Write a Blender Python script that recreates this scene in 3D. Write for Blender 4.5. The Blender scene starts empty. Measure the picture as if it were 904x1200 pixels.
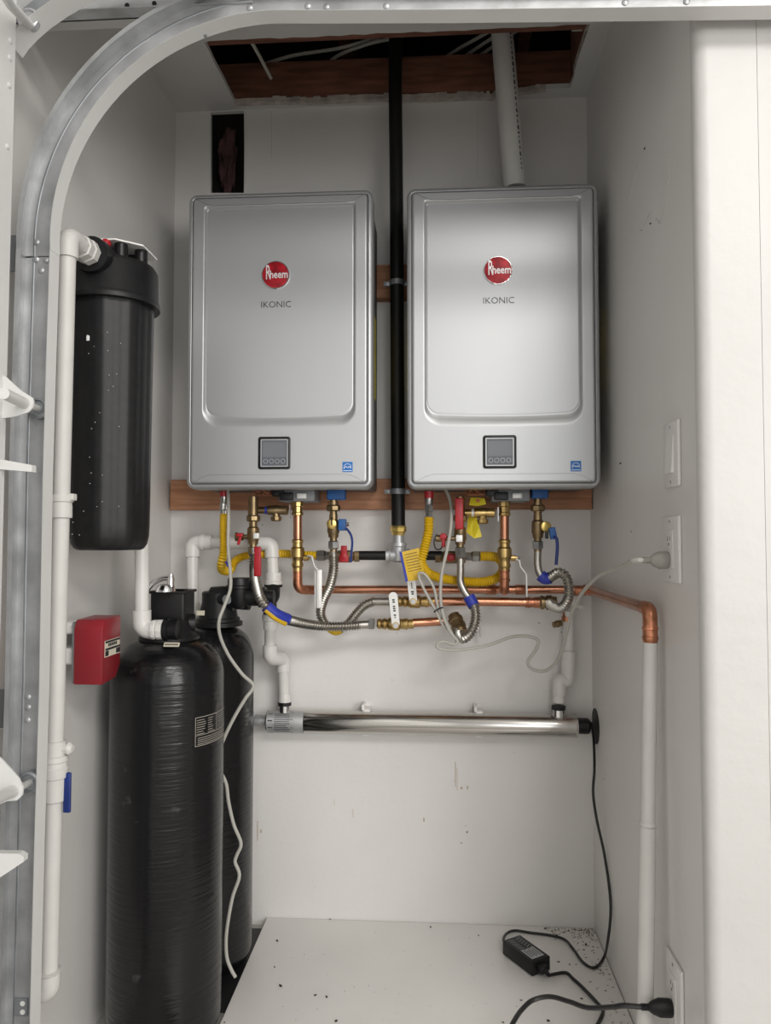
import bpy, bmesh, math, random
from mathutils import Vector, Matrix, noise
random.seed(7)
S = bpy.context.scene
C = S.collection
V = Vector

# ------------------------------------------------------------ camera
CH = 1.075                      # camera height above the closet floor
F = 871.0                       # focal length in pixels of the 904 x 1200 frame
YAW, PITCH, ROLL = 0.0646, 0.0369, 0.0003
cy, sy, cp, sp, cr, sr = math.cos(YAW), math.sin(YAW), math.cos(PITCH), math.sin(PITCH), math.cos(ROLL), math.sin(ROLL)
FWD = V((-sy*cp, cy*cp, sp)); R0 = V((cy, sy, 0)); U0 = R0.cross(FWD)
RT = cr*R0 + sr*U0; UP = -sr*R0 + cr*U0
cam = bpy.data.cameras.new('camera'); co = bpy.data.objects.new('camera', cam); C.objects.link(co)
m = Matrix((RT, UP, -FWD)).transposed().to_4x4(); m.translation = V((0, 0, CH)); co.matrix_world = m
cam.sensor_fit = 'HORIZONTAL'; cam.sensor_width = 36; cam.lens = F/904*36; cam.clip_start = .05
S.camera = co

def ray(px, py): return FWD + (px-452)/F*RT - (py-600)/F*UP
def at(px, py, Y):              # point of the picture at depth Y in the closet
    d = ray(px, py); return V((0, 0, CH)) + d*(Y/d.y)
def atz(px, py, z):             # point of the picture on a level plane
    d = ray(px, py); return V((0, 0, CH)) + d*((z-CH)/d.z)
def atx(px, py, x):             # point of the picture on a side wall plane
    d = ray(px, py); return V((0, 0, CH)) + d*(x/d.x)

# ------------------------------------------------------------ world and light
w = bpy.data.worlds.new('world'); S.world = w; w.use_nodes = True
bg = w.node_tree.nodes['Background']; bg.inputs[0].default_value = (1, .975, .94, 1); bg.inputs[1].default_value = .6
def area(name, loc, target, sx, sy_, power, color):
    l = bpy.data.lights.new(name, 'AREA'); l.shape = 'RECTANGLE'; l.size = sx; l.size_y = sy_; l.energy = power; l.color = color
    o = bpy.data.objects.new(name, l); C.objects.link(o); o.location = loc
    o.rotation_euler = (V(target)-V(loc)).to_track_quat('-Z', 'Y').to_euler(); return o
area('garage_ceiling_lamp', (1.7, -2.2, 3.36), (.1, 2.0, 1.0), 2.2, .7, 92, (1, .965, .92))
area('left_wall_fill_light', (2.7, -2.6, 1.5), (-.3, 1.6, .9), 1.6, 1.5, 68, (1, .97, .93))  # added fill for the left wall; no window is known there
area('heater_reflection_fill', (1.5, -3.2, 1.32), (1.3, 2, 1.32), 3.2, 2.2, 42, (.98, .99, 1))  # added panel of light for the heater fronts to reflect, not a real opening
S.view_settings.view_transform = 'Standard'; S.view_settings.look = 'None'
S.view_settings.exposure = -0.12; S.view_settings.gamma = 1; S.view_settings.use_curve_mapping = False

# ------------------------------------------------------------ main dimensions
YB = 2.09; XL = -.752; XR = .434; ZC = CH+1.251; YF = 1.234; ZBOARD = CH-1.053; XBL = -.466

# ------------------------------------------------------------ materials
def mat(name, col, rough=.5, metal=0, noise_amt=0, scale=8, bump=0, bscale=40, coat=0, col2=None, stretch=None, spec=None):
    m = bpy.data.materials.new(name); m.use_nodes = True; nt = m.node_tree; b = nt.nodes['Principled BSDF']
    b.inputs['Base Color'].default_value = (*col, 1); b.inputs['Roughness'].default_value = rough; b.inputs['Metallic'].default_value = metal
    if coat: b.inputs['Coat Weight'].default_value = coat; b.inputs['Coat Roughness'].default_value = .12
    if spec is not None: b.inputs['Specular IOR Level'].default_value = spec
    tc = nt.nodes.new('ShaderNodeTexCoord'); mp = nt.nodes.new('ShaderNodeMapping'); nt.links.new(tc.outputs['Object'], mp.inputs[0])
    if stretch: mp.inputs['Scale'].default_value = stretch
    if noise_amt or col2:
        n = nt.nodes.new('ShaderNodeTexNoise'); n.inputs['Scale'].default_value = scale; n.inputs['Detail'].default_value = 5
        nt.links.new(mp.outputs[0], n.inputs[0])
        r = nt.nodes.new('ShaderNodeValToRGB'); r.color_ramp.elements[0].position = .35; r.color_ramp.elements[1].position = .68
        c2 = col2 or tuple(max(0, c*(1-noise_amt)) for c in col)
        r.color_ramp.elements[0].color = (*c2, 1); r.color_ramp.elements[1].color = (*col, 1)
        nt.links.new(n.outputs[0], r.inputs[0]); nt.links.new(r.outputs[0], b.inputs['Base Color'])
    if bump:
        n2 = nt.nodes.new('ShaderNodeTexNoise'); n2.inputs['Scale'].default_value = bscale; n2.inputs['Detail'].default_value = 4
        nt.links.new(mp.outputs[0], n2.inputs[0])
        bp = nt.nodes.new('ShaderNodeBump'); bp.inputs['Strength'].default_value = bump; bp.inputs['Distance'].default_value = .004
        nt.links.new(n2.outputs[0], bp.inputs['Height']); nt.links.new(bp.outputs[0], b.inputs['Normal'])
    return m
M = dict(
    wall=mat('white_wall_paint', (.75, .735, .715), .42, noise_amt=.06, scale=3, bump=.12, bscale=60),
    wall_darkened=mat('white_textured_paint_darkened', (.57, .56, .545), .42, noise_amt=.05, scale=3, bump=.35, bscale=28),  # same white paint, darkened because the lamps overlight the front wall
    ceil=mat('ceiling_paint', (.66, .655, .64), .6, noise_amt=.08, scale=4, bump=.1),
    board=mat('white_melamine', (.88, .86, .83), .35, noise_amt=.05, scale=5),
    floor=mat('garage_floor', (.5, .48, .45), .7, noise_amt=.2, scale=6),
    plaster=mat('torn_gypsum', (.62, .55, .50), .9, noise_amt=.4, scale=30, bump=.5),
    wood=mat('fir_board', (.48, .24, .13), .6, col2=(.32, .14, .07), scale=7, stretch=(1.2, 10, 14), bump=.1),
    joist=mat('old_joist', (.24, .10, .06), .8, col2=(.13, .05, .03), scale=6, stretch=(1.5, 10, 10), bump=.2),
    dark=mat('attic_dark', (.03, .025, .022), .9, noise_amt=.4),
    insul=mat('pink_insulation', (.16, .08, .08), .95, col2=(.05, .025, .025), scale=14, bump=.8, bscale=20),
    romex=mat('cable_sheath', (.55, .53, .48), .5),
    silver=mat('silver_paint', (.475, .485, .495), .42, .65),
    silver2=mat('silver_edge', (.45, .46, .47), .42, .6),
    casing=mat('heater_casing', (.10, .105, .11), .5, .3),
    chrome=mat('chrome', (.85, .85, .86), .12, 1),
    red=mat('logo_red', (.50, .008, .02), .35, .2, noise_amt=.5, scale=60),
    letter=mat('letter_silver', (.85, .85, .85), .3, .3),
    darkletter=mat('dark_letter', (.035, .035, .04), .35, .1),
    blk=mat('black_plastic', (.008, .008, .009), .38, spec=.35),
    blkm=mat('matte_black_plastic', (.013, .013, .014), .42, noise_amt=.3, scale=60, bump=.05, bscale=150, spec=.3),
    screen=mat('grey_screen', (.16, .17, .19), .15, noise_amt=.1),
    keypad=mat('keypad_grey', (.10, .11, .13), .3),
    ring=mat('button_ring', (.55, .55, .57), .3, .3),
    blue=mat('sticker_blue', (.008, .15, .48), .45),
    white=mat('white_print', (.85, .85, .85), .5),
    pvc=mat('white_pvc', (.69, .68, .655), .32, noise_amt=.05, scale=20),
    pvcp=mat('painted_pvc', (.62, .61, .585), .5, noise_amt=.05, scale=20, bump=.08),
    vent=mat('vent_pvc', (.70, .69, .66), .4, noise_amt=.08),
    iron=mat('black_iron_pipe', (.010, .010, .010), .45, .1, bump=.1, bscale=90, spec=.3),
    galv=mat('galvanized', (.56, .57, .58), .42, .6, noise_amt=.35, scale=14, bump=.1, bscale=60),
    galvd=mat('galvanized_dull', (.38, .40, .42), .45, .6, noise_amt=.4, scale=10),
    brass=mat('brass', (.60, .42, .17), .3, .95, noise_amt=.3, scale=40),
    bronze=mat('aged_bronze', (.33, .24, .13), .38, .9, noise_amt=.35, scale=40),
    gold=mat('bright_brass', (.83, .62, .20), .3, .9, noise_amt=.2, scale=40),
    copper=mat('copper', (.66, .31, .19), .26, .95, noise_amt=.35, scale=12, stretch=(1, 1, 1)),
    copperd=mat('soldered_copper', (.66, .28, .16), .34, .9, noise_amt=.5, scale=60),
    steel=mat('stainless_flex', (.48, .46, .42), .32, .95, noise_amt=.12, scale=20),
    steels=mat('nut_steel', (.42, .42, .41), .3, .95, noise_amt=.3, scale=50),
    uv=mat('polished_stainless', (.62, .60, .57), .16, 1, noise_amt=.15, scale=5, stretch=(.3, 3, 3)),
    yellow=mat('yellow_coating', (.68, .43, .01), .45, noise_amt=.12, scale=30),
    yel2=mat('yellow_tag', (.80, .66, .03), .5, noise_amt=.15, scale=25),
    redp=mat('red_grip', (.44, .012, .022), .4, noise_amt=.15, scale=30),
    bluep=mat('blue_grip', (.012, .035, .2), .45, noise_amt=.3, scale=30),
    bluec=mat('blue_cap', (.02, .12, .38), .5, noise_amt=.3, scale=50),
    blabel=mat('blue_label', (.03, .05, .42), .5, noise_amt=.3, scale=80),
    leverw=mat('white_lever', (.80, .80, .78), .4, .2),
    cord=mat('grey_cord', (.44, .43, .39), .5),
    cordb=mat('black_cord', (.012, .012, .012), .4),
    redbox=mat('red_box_paint', (.27, .008, .018), .35, col2=(.22, .02, .026), scale=6, bump=.03),
    label=mat('cream_label', (.66, .62, .50), .5),
    dirt=mat('dirt', (.035, .025, .018), .9),
    rust=mat('brown_dust', (.46, .37, .29), .95, noise_amt=.4, scale=60),
    paint=mat('white_door_paint', (.67, .67, .66), .4, noise_amt=.05, scale=10),
    grey=mat('grey_plate', (.22, .23, .24), .5, .3),
    scuff=mat('scuff_grey', (.50, .49, .47), .8), stain=mat('brown_stain', (.50, .42, .34), .8),
    finelabel=mat('fine_print', (.30, .28, .24), .5),
    plugc=mat('plug_grey', (.27, .255, .23), .5),
    plate=mat('painted_plate', (.76, .75, .73), .4),
)
# tank shell: wound black laminate with horizontal fibre relief
def tank_mat():
    m = bpy.data.materials.new('wound_black_shell'); m.use_nodes = True; nt = m.node_tree; b = nt.nodes['Principled BSDF']
    b.inputs['Roughness'].default_value = .2; b.inputs['Specular IOR Level'].default_value = .42
    tc = nt.nodes.new('ShaderNodeTexCoord'); mp = nt.nodes.new('ShaderNodeMapping'); mp.inputs['Scale'].default_value = (7, 7, 150)
    mp.inputs['Rotation'].default_value = (.05, .03, 0)
    nt.links.new(tc.outputs['Object'], mp.inputs[0])
    n = nt.nodes.new('ShaderNodeTexNoise'); n.inputs['Scale'].default_value = 1; n.inputs['Detail'].default_value = 3; nt.links.new(mp.outputs[0], n.inputs[0])
    n3 = nt.nodes.new('ShaderNodeTexNoise'); n3.inputs['Scale'].default_value = 22; n3.inputs['Detail'].default_value = 6; nt.links.new(tc.outputs['Object'], n3.inputs[0])
    ad = nt.nodes.new('ShaderNodeMath'); ad.operation = 'ADD'; nt.links.new(n.outputs[0], ad.inputs[0]); nt.links.new(n3.outputs[0], ad.inputs[1])
    bp = nt.nodes.new('ShaderNodeBump'); bp.inputs['Strength'].default_value = .45; bp.inputs['Distance'].default_value = .003
    nt.links.new(ad.outputs[0], bp.inputs['Height']); nt.links.new(bp.outputs[0], b.inputs['Normal'])
    r = nt.nodes.new('ShaderNodeValToRGB'); r.color_ramp.elements[0].position = .66; r.color_ramp.elements[1].position = .8
    r.color_ramp.elements[0].color = (.006, .006, .007, 1); r.color_ramp.elements[1].color = (.05, .048, .045, 1)
    nt.links.new(n3.outputs[0], r.inputs[0]); nt.links.new(r.outputs[0], b.inputs['Base Color'])
    return m
M['tank'] = tank_mat()

# ------------------------------------------------------------ mesh helpers
ORG = {}
def frame_for(t):
    a = V((0, 0, 1)) if abs(t.z) < .9 else V((1, 0, 0))
    u = t.cross(a).normalized(); return u, t.cross(u).normalized()
class MB:
    def __init__(s): s.bm = bmesh.new()
    def faces(s, vs, fs):
        b = [s.bm.verts.new(v) for v in vs]
        for f in fs:
            try: s.bm.faces.new([b[i] for i in f])
            except ValueError: pass
        return s
    def box(s, x0, x1, y0, y1, z0, z1, bev=0):
        bm = s.bm if not bev else bmesh.new()
        b = [bm.verts.new(v) for v in [(x, y, z) for x in (x0, x1) for y in (y0, y1) for z in (z0, z1)]]
        for f in [(0, 1, 3, 2), (4, 6, 7, 5), (0, 4, 5, 1), (2, 3, 7, 6), (0, 2, 6, 4), (1, 5, 7, 3)]: bm.faces.new([b[i] for i in f])
        if bev:
            bmesh.ops.bevel(bm, geom=bm.edges[:], offset=bev, segments=3, affect='EDGES', profile=.5)
            s.merge(bm)
        return s
    def merge(s, bm, mtx=None):
        if mtx is not None: bm.transform(mtx)
        me = bpy.data.meshes.new('tmp'); bm.to_mesh(me); bm.free(); s.bm.from_mesh(me); bpy.data.meshes.remove(me); return s
    def obox(s, c, ax, ay, az, hx, hy, hz, bev=0):      # oriented box
        bm = bmesh.new(); k = MB(); k.box(-hx, hx, -hy, hy, -hz, hz, bev)
        mt = Matrix((V(ax).normalized(), V(ay).normalized(), V(az).normalized())).transposed().to_4x4(); mt.translation = c
        bm.free(); return s.merge(k.bm, mt)
    def loft(s, rings, cap0=True, cap1=True, closed=True):
        rs = [[s.bm.verts.new(p) for p in r] for r in rings]; n = len(rs[0])
        for a, b in zip(rs, rs[1:]):
            for i in range(n if closed else n-1):
                j = (i+1) % n; s.bm.faces.new([a[i], a[j], b[j], b[i]])
        if cap0: s.bm.faces.new(rs[0][::-1])
        if cap1: s.bm.faces.new(rs[-1])
        return s
    def tube(s, pts, r, seg=12, rf=None):
        pts = [V(p) for p in pts]; n = len(pts); T = []
        for i in range(n):
            T.append((pts[min(i+1, n-1)]-pts[max(i-1, 0)]).normalized())
        u, v = frame_for(T[0]); rings = []; L = 0
        for i in range(n):
            if i:
                L += (pts[i]-pts[i-1]).length
                q = T[i-1].rotation_difference(T[i]); u = q @ u; v = q @ v
            rr = rf(L) if rf else r
            rings.append([pts[i] + rr*(math.cos(2*math.pi*k/seg)*u + math.sin(2*math.pi*k/seg)*v) for k in range(seg)])
        return s.loft(rings)
    def lathe(s, p0, d, prof, seg=16, rot=0):           # prof: (distance along d, radius)
        p0 = V(p0); d = V(d).normalized(); u, v = frame_for(d)
        rings = [[p0 + d*t + r*(math.cos(rot+2*math.pi*k/seg)*u + math.sin(rot+2*math.pi*k/seg)*v) for k in range(seg)] for t, r in prof]
        return s.loft(rings)
    def prism(s, poly, d):                              # extrude a planar polygon by vector d
        n = len(poly); p = [V(a) for a in poly]; q = [a+V(d) for a in p]
        a = [s.bm.verts.new(x) for x in p]; b = [s.bm.verts.new(x) for x in q]
        s.bm.faces.new(a[::-1]); s.bm.faces.new(b)
        for i in range(n): j = (i+1) % n; s.bm.faces.new([a[i], a[j], b[j], b[i]])
        return s
    def holed(s, outer, holes, d):                      # plate with holes, extruded by d
        bm = bmesh.new(); es = []
        for poly in [outer]+holes:
            vs = [bm.verts.new(p) for p in poly]
            for i in range(len(vs)): es.append(bm.edges.new((vs[i], vs[(i+1) % len(vs)])))
        bmesh.ops.triangle_fill(bm, use_beauty=True, use_dissolve=False, edges=es)
        g = bmesh.ops.extrude_face_region(bm, geom=bm.faces[:])
        bmesh.ops.translate(bm, vec=V(d), verts=[v for v in g['geom'] if isinstance(v, bmesh.types.BMVert)])
        return s.merge(bm)
    def build(s, name, mt, parent=None, smooth=True, label=None, kind=None, angle=35):
        bm = s.bm; bmesh.ops.recalc_face_normals(bm, faces=bm.faces[:])
        if parent is None:
            xs = [v.co for v in bm.verts]
            o = V(((min(p.x for p in xs)+max(p.x for p in xs))/2, (min(p.y for p in xs)+max(p.y for p in xs))/2, min(p.z for p in xs)))
        else: o = ORG[parent.as_pointer()]
        bmesh.ops.translate(bm, vec=-o, verts=bm.verts[:])
        me = bpy.data.meshes.new(name); bm.to_mesh(me); bm.free()
        if smooth:
            me.polygons.foreach_set('use_smooth', [True]*len(me.polygons)); me.set_sharp_from_angle(angle=math.radians(angle))
        me.materials.append(M[mt]); ob = bpy.data.objects.new(name, me); C.objects.link(ob)
        if parent is None: ob.location = o
        else: ob.parent = parent
        ORG[ob.as_pointer()] = o
        if label: ob['label'] = label
        if kind: ob['kind'] = kind
        return ob
def tag(o, label, cat, group=None, kind=None):
    o['label'] = label; o['category'] = cat
    if group: o['group'] = group
    if kind: o['kind'] = kind
    return o
def thing(name, label, cat, loc, group=None):
    o = bpy.data.objects.new(name, None); C.objects.link(o); o.location = loc; o.empty_display_size = .05
    ORG[o.as_pointer()] = V(loc); return tag(o, label, cat, group)
def catmull(pts, step=.004):
    P = [V(p) for p in pts]; P = [2*P[0]-P[1]] + P + [2*P[-1]-P[-2]]; out = []
    for i in range(1, len(P)-2):
        a, b, c, d = P[i-1:i+3]; n = max(2, int((c-b).length/step))
        for k in range(n):
            t = k/n
            out.append(.5*((2*b)+(c-a)*t+(2*a-5*b+4*c-d)*t*t+(3*b-a-3*c+d)*t**3))
    out.append(P[-2]); return out
def resample(pts, step):
    out = [pts[0]]; acc = 0
    for a, b in zip(pts, pts[1:]):
        L = (b-a).length
        if L == 0: continue
        while acc+L >= step:
            t = (step-acc)/L; a = a.lerp(b, t); out.append(a); L = (b-a).length; acc = 0
            if L == 0: break
        acc += L
    return out
def fillet(pts, R, n=8):
    P = [V(p) for p in pts]; out = [P[0]]
    for a, b, c in zip(P, P[1:], P[2:]):
        d1 = (a-b).normalized(); d2 = (c-b).normalized(); r = min(R, (a-b).length*.49, (c-b).length*.49)
        for k in range(n+1):
            t = k/n; out.append((b+d1*r)*(1-t)**2 + b*2*t*(1-t) + (b+d2*r)*t*t)
    out.append(P[-1]); return out
def corr(path, r, pitch=.0045, amp=.0014, seg=14):
    pts = resample(catmull(path, .0015), pitch/6); mb = MB()
    mb.tube(pts, r, seg, rf=lambda s: r+amp*math.cos(2*math.pi*s/pitch)); return mb
def px3(lst): return [at(x, y, Y) for x, y, Y in lst]
def text_mb(txt, size, center, ux=V((1, 0, 0)), uy=V((0, 0, 1)), depth=.0006, sx=1, bold=0):
    c = bpy.data.curves.new('t', 'FONT'); c.body = txt; c.size = size; c.extrude = depth; c.align_x = 'CENTER'; c.align_y = 'CENTER'; c.offset = bold; c.resolution_u = 3
    o = bpy.data.objects.new('t', c); C.objects.link(o); dg = bpy.context.evaluated_depsgraph_get()
    me = bpy.data.meshes.new_from_object(o.evaluated_get(dg)); bpy.data.objects.remove(o); bpy.data.curves.remove(c)
    bm = bmesh.new(); bm.from_mesh(me); bpy.data.meshes.remove(me)
    uz = ux.cross(uy); mt = Matrix((ux*sx, uy, uz)).transposed().to_4x4(); mt.translation = V(center)
    mb = MB(); mb.merge(bm, mt); return mb
def struct(o, label=None):
    o['kind'] = 'structure'
    if label: o['label'] = label
    return o
X, Y_, Z = V((1, 0, 0)), V((0, 1, 0)), V((0, 0, 1))

# ============================================================ THE SETTING
def roughen(poly, step, amp):
    out = []
    for a, b in zip(poly, poly[1:]+poly[:1]):
        a = V(a); b = V(b); n = max(1, int((b-a).length/step))
        for k in range(n): out.append(a.lerp(b, k/n) + (V((random.uniform(-amp, amp), random.uniform(-amp, amp), 0)) if k else V()))
    return out
o = MB().box(-3, 4, -4.5, 2.5, -.05, 0).build('floor', 'floor', smooth=False); struct(o, 'pale painted floor under the tanks and the white board'); o['category'] = 'floor'
# back wall with the cut-out
nt_ = [at(247, 131.5, YB), at(286, 130, YB), at(286.5, 175, YB), at(286, 226, YB), at(247, 226, YB)]
o = MB().holed([V((XL-.05, YB, 0)), V((XR+.07, YB, 0)), V((XR+.07, YB, ZC)), V((XL-.05, YB, ZC))], [nt_], (0, .014, 0)).build('wall_back', 'wall', smooth=False)
struct(o, 'white back wall behind the two heaters')
o['category'] = 'wall'
# stud bay behind the cut-out
a, b = nt_[0], nt_[3]
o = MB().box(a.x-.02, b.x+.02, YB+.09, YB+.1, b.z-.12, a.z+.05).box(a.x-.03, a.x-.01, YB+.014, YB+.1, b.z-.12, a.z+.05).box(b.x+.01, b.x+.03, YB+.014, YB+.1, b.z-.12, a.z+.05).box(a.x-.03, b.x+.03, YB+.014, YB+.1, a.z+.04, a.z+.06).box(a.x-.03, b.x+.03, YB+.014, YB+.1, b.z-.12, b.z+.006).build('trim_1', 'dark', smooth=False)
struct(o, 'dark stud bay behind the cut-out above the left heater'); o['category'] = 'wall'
bm = bmesh.new(); bmesh.ops.create_icosphere(bm, subdivisions=4, radius=1)
for v in bm.verts:
    v.co *= 1+.55*noise.noise(v.co*1.7)+.35*noise.noise(v.co*5)
ins = MB().merge(bm, Matrix.Translation(((a.x+b.x)/2-.012, YB+.06, (a.z+b.z)/2+.01)) @ Matrix.Diagonal((.026, .022, .085, 1)))
tag(ins.build('insulation', 'insul'), 'tuft of pink insulation in the dark wall cut-out', 'insulation')
# left wall, right wall with rounded corner, front wall
o = MB().box(XL-.05, XL, 1.14, YB, 0, ZC).build('wall_left', 'wall', smooth=False); struct(o, 'white left wall of the closet behind the track'); o['category'] = 'wall'
xs = at(897, 600, YF).x; r = .022
o = MB().box(XR, XR+.06, YF+r, YB, 0, ZC).build('wall_right', 'wall', smooth=False); struct(o, 'white right wall of the closet with the plates on it'); o['category'] = 'wall'
prof = [(XR, YF+r+.0001)] + [(XR+r-r*math.cos(t*math.pi/16), YF+r-r*math.sin(t*math.pi/16)) for t in range(0, 9)] + [(xs, YF), (xs, YF+.1), (XR+.06, YF+.1), (XR+.06, YF+r+.0001)]
o = MB().prism([V((x, y, 0)) for x, y in prof], (0, 0, 3.7)).build('trim_8', 'wall_darkened', angle=40); struct(o, 'bright rounded outer corner beside the closet opening'); o['category'] = 'wall'
o = MB().box(xs+.0005, 3.6, YF-.0004, YF+.1, 0, 3.7).build('wall_front', 'wall_darkened', smooth=False); struct(o, 'white garage wall at the right edge beside the closet'); o['category'] = 'wall'
# ceiling with the ragged hole
hp = [(232, 20), (240, 50), (247, 64), (258, 86), (268, 106), (276, 121)]
hpts = [atz(x, y, ZC) for x, y in hp]
for p in hpts: p.y = min(p.y, YB-.016)
back = [atz(x, y, ZC) for x, y in [(320, 119.5), (360, 120), (400, 118), (450, 116), (500, 116.5), (560, 114), (577, 116), (582, 109), (610, 108), (640, 104), (668, 103)]]
for p in back: p.y = min(p.y, YB-.012)
right = [atz(x, y, ZC) for x, y in [(674, 85), (680, 62), (690, 34)]]
hole = hpts+back+right; fy = 1.79
hole[0] = V((hole[0].x, fy, ZC)); hole.append(V((hole[-1].x, fy, ZC)))
hole = [V((p.x, p.y, ZC)) for p in roughen(hole, .03, .003)]
o = MB().holed([V((XL-.05, YF, ZC)), V((XR+.07, YF, ZC)), V((XR+.07, YB+.014, ZC)), V((XL-.05, YB+.014, ZC))], [hole], (0, 0, .013)).build('ceiling', 'ceil', smooth=False)
struct(o, 'white closet ceiling with a ragged hole torn in it'); o['category'] = 'ceiling'
# torn gypsum lip along the back edge of the hole
lip = MB(); pts = [V((p.x, p.y, ZC)) for p in back[:-1]]
pts = [V((hpts[-1].x, hpts[-1].y, ZC))]+pts
rg = random.Random(3)
for a, b in zip(pts, pts[1:]):
    n = 5
    for k in range(n):
        p = a.lerp(b, k/n); q = a.lerp(b, (k+1)/n); h = rg.uniform(.006, .014); d = rg.uniform(.004, .011)
        lip.box(p.x, q.x, p.y-d, p.y+.01, ZC-.003, ZC+h)
o = lip.build('trim_2', 'plaster', smooth=False, kind='structure'); o['label'] = 'torn pale gypsum edge along the back of the ceiling hole'; o['category'] = 'trim'
lp = MB(); 
for k in range(9):
    t = k/9; p = right[0].lerp(right[2], t); lp.box(p.x-.004, p.x+rg.uniform(.002, .007), p.y-.03, p.y+.0, ZC+.001, ZC+.014+rg.uniform(0, .008))
lp.box(right[2].x-.035, right[2].x-.01, right[2].y-.0, right[2].y+.03, ZC+.016, ZC+.045)
o = lp.build('trim_3', 'plaster', smooth=False, kind='structure'); o['label'] = 'torn gypsum edge at the right side of the ceiling hole'; o['category'] = 'trim'
# header over the opening and garage shell behind the camera
HZ = CH+.965
o = MB().box(XL-1.4, xs, YF, YF+.1, HZ, 3.7).build('trim_4', 'wall_darkened', smooth=False, kind='structure'); o['label'] = 'white header above the closet opening'; o['category'] = 'trim'
o = MB().box(-2.2, 3.6, -3.4, YF+.1, 3.7, 3.74).build('trim_5', 'ceil', smooth=False, kind='structure'); o['label'] = 'garage ceiling above the viewer'; o['category'] = 'ceiling'
# attic: top plate, joists, roof deck
bj = lambda n, x0, x1, y0, y1, z0, z1, lab: tag(MB().box(x0, x1, y0, y1, z0, z1, .002).build(n, 'joist'), lab, 'joist')
bj('ceiling_joist', hpts[-1].x-.10, .40, YB-.032, YB+.01, ZC+.0135, ZC+.118, 'brown top plate seen through the back of the ceiling hole')
bj('ceiling_joist', -.62, .42, fy-.002, fy+.038, ZC+.0135, ZC+.13, 'brown joist along the front edge of the ceiling hole, just under the track')
bj('ceiling_joist', .383, .42, fy+.05, YB-.04, ZC+.0135, ZC+.16, 'short brown joist at the right side of the ceiling hole')
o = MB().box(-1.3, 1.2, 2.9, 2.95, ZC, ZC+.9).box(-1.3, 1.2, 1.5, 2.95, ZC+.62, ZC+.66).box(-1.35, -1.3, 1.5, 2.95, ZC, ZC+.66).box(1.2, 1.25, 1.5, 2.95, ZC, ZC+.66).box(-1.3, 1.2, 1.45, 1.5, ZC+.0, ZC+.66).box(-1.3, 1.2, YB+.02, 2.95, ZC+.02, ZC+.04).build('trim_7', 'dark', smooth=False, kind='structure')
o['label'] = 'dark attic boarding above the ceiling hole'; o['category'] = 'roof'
for i, (x0, lab) in enumerate([(-.30, 'dark rafter crossing the attic above the left heater'), (.27, 'dark rafter crossing the attic beside the white vent pipe')]):
    tag(MB().box(x0, x0+.04, 1.86, 2.88, ZC+.33, ZC+.47, .002).build('rafter', 'joist'), lab, 'rafter')
def cable(lst, r, mt='romex', step=.01, seg=8): return MB().tube(catmull(px3(lst), step), r, seg)
cabs = [([(283, 30, 1.9), (300, 58, 1.97), (318, 92, 2.06)], 'short white cable hanging at the left end of the ceiling hole'),
        ([(288, 83, 2.12), (340, 66, 2.10), (400, 56, 2.12), (455, 40, 2.11), (500, 26, 2.10)], 'long white cable sloping up behind the black pipe, upper of two'),
        ([(375, 84, 2.15), (395, 66, 2.13), (430, 52, 2.10), (470, 42, 2.05), (520, 22, 2.0)], 'white cable sloping up behind the black pipe, lower of two'),
        ([(505, 82, 2.2), (530, 62, 2.15), (575, 36, 2.1), (600, 20, 2.05)], 'white cable left of the vent pipe, uppermost of three'),
        ([(522, 84, 2.2), (545, 66, 2.15), (578, 44, 2.1), (610, 22, 2.05)], 'white cable left of the vent pipe, middle of three'),
        ([(538, 84, 2.2), (556, 70, 2.15), (582, 52, 2.1), (615, 30, 2.05)], 'white cable left of the vent pipe, lowest of three')]
for l, lab in cabs: tag(cable(l, .005).build('attic_cable', 'romex'), lab, 'cable', 'cables in the attic above the hole')
# wood mounting boards
a = at(199.5, 562, YB-.038); b = at(694.5, 597, YB-.038)
tag(MB().box(a.x, b.x, YB-.038, YB, at(450, 597, YB-.038).z, at(450, 561, YB-.038).z, .0015).build('mounting_board', 'wood'), 'reddish wood board across the wall just under both heaters', 'board')
tag(MB().box(-.46, .30, YB-.038, YB, at(455, 349, YB-.038).z, at(455, 310, YB-.038).z, .0015).build('mounting_board', 'wood'), 'wood board behind the upper part of both heaters', 'board')
# white floor board
tag(MB().box(XBL, XR-.002, 1.2, YB-.003, .002, ZBOARD, .0012).build('floor_board', 'board'), 'white board lying on the closet floor right of the tanks', 'board')

# ============================================================ WATER HEATERS
HW, HH, HY = .466, .744, 1.80
def rr(w0, w1, z0, z1, rad, y, n=8, sag=0):
    # rad: radii bl, br, tr, tl
    pts = []; hwid = (w1-w0)/2; mid = (w0+w1)/2
    for (cx, cz, r_, a0) in [(w0+rad[0], z0+rad[0], rad[0], 180), (w1-rad[1], z0+rad[1], rad[1], 270), (w1-rad[2], z1-rad[2], rad[2], 0), (w0+rad[3], z1-rad[3], rad[3], 90)]:
        for k in range(n+1):
            an = math.radians(a0+90*k/n); pts.append(V((cx+r_*math.cos(an), y, cz+r_*math.sin(an))))
        if a0 == 180:
            for k in range(1, 8): pts.append(V((w0+rad[0]+(w1-w0-rad[0]-rad[1])*k/8, y, z0)))
    if sag:
        for p in pts:
            if p.z < z0+.05: p.z -= sag*max(0, 1-((p.x-mid)/hwid)**2)
    return pts
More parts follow.
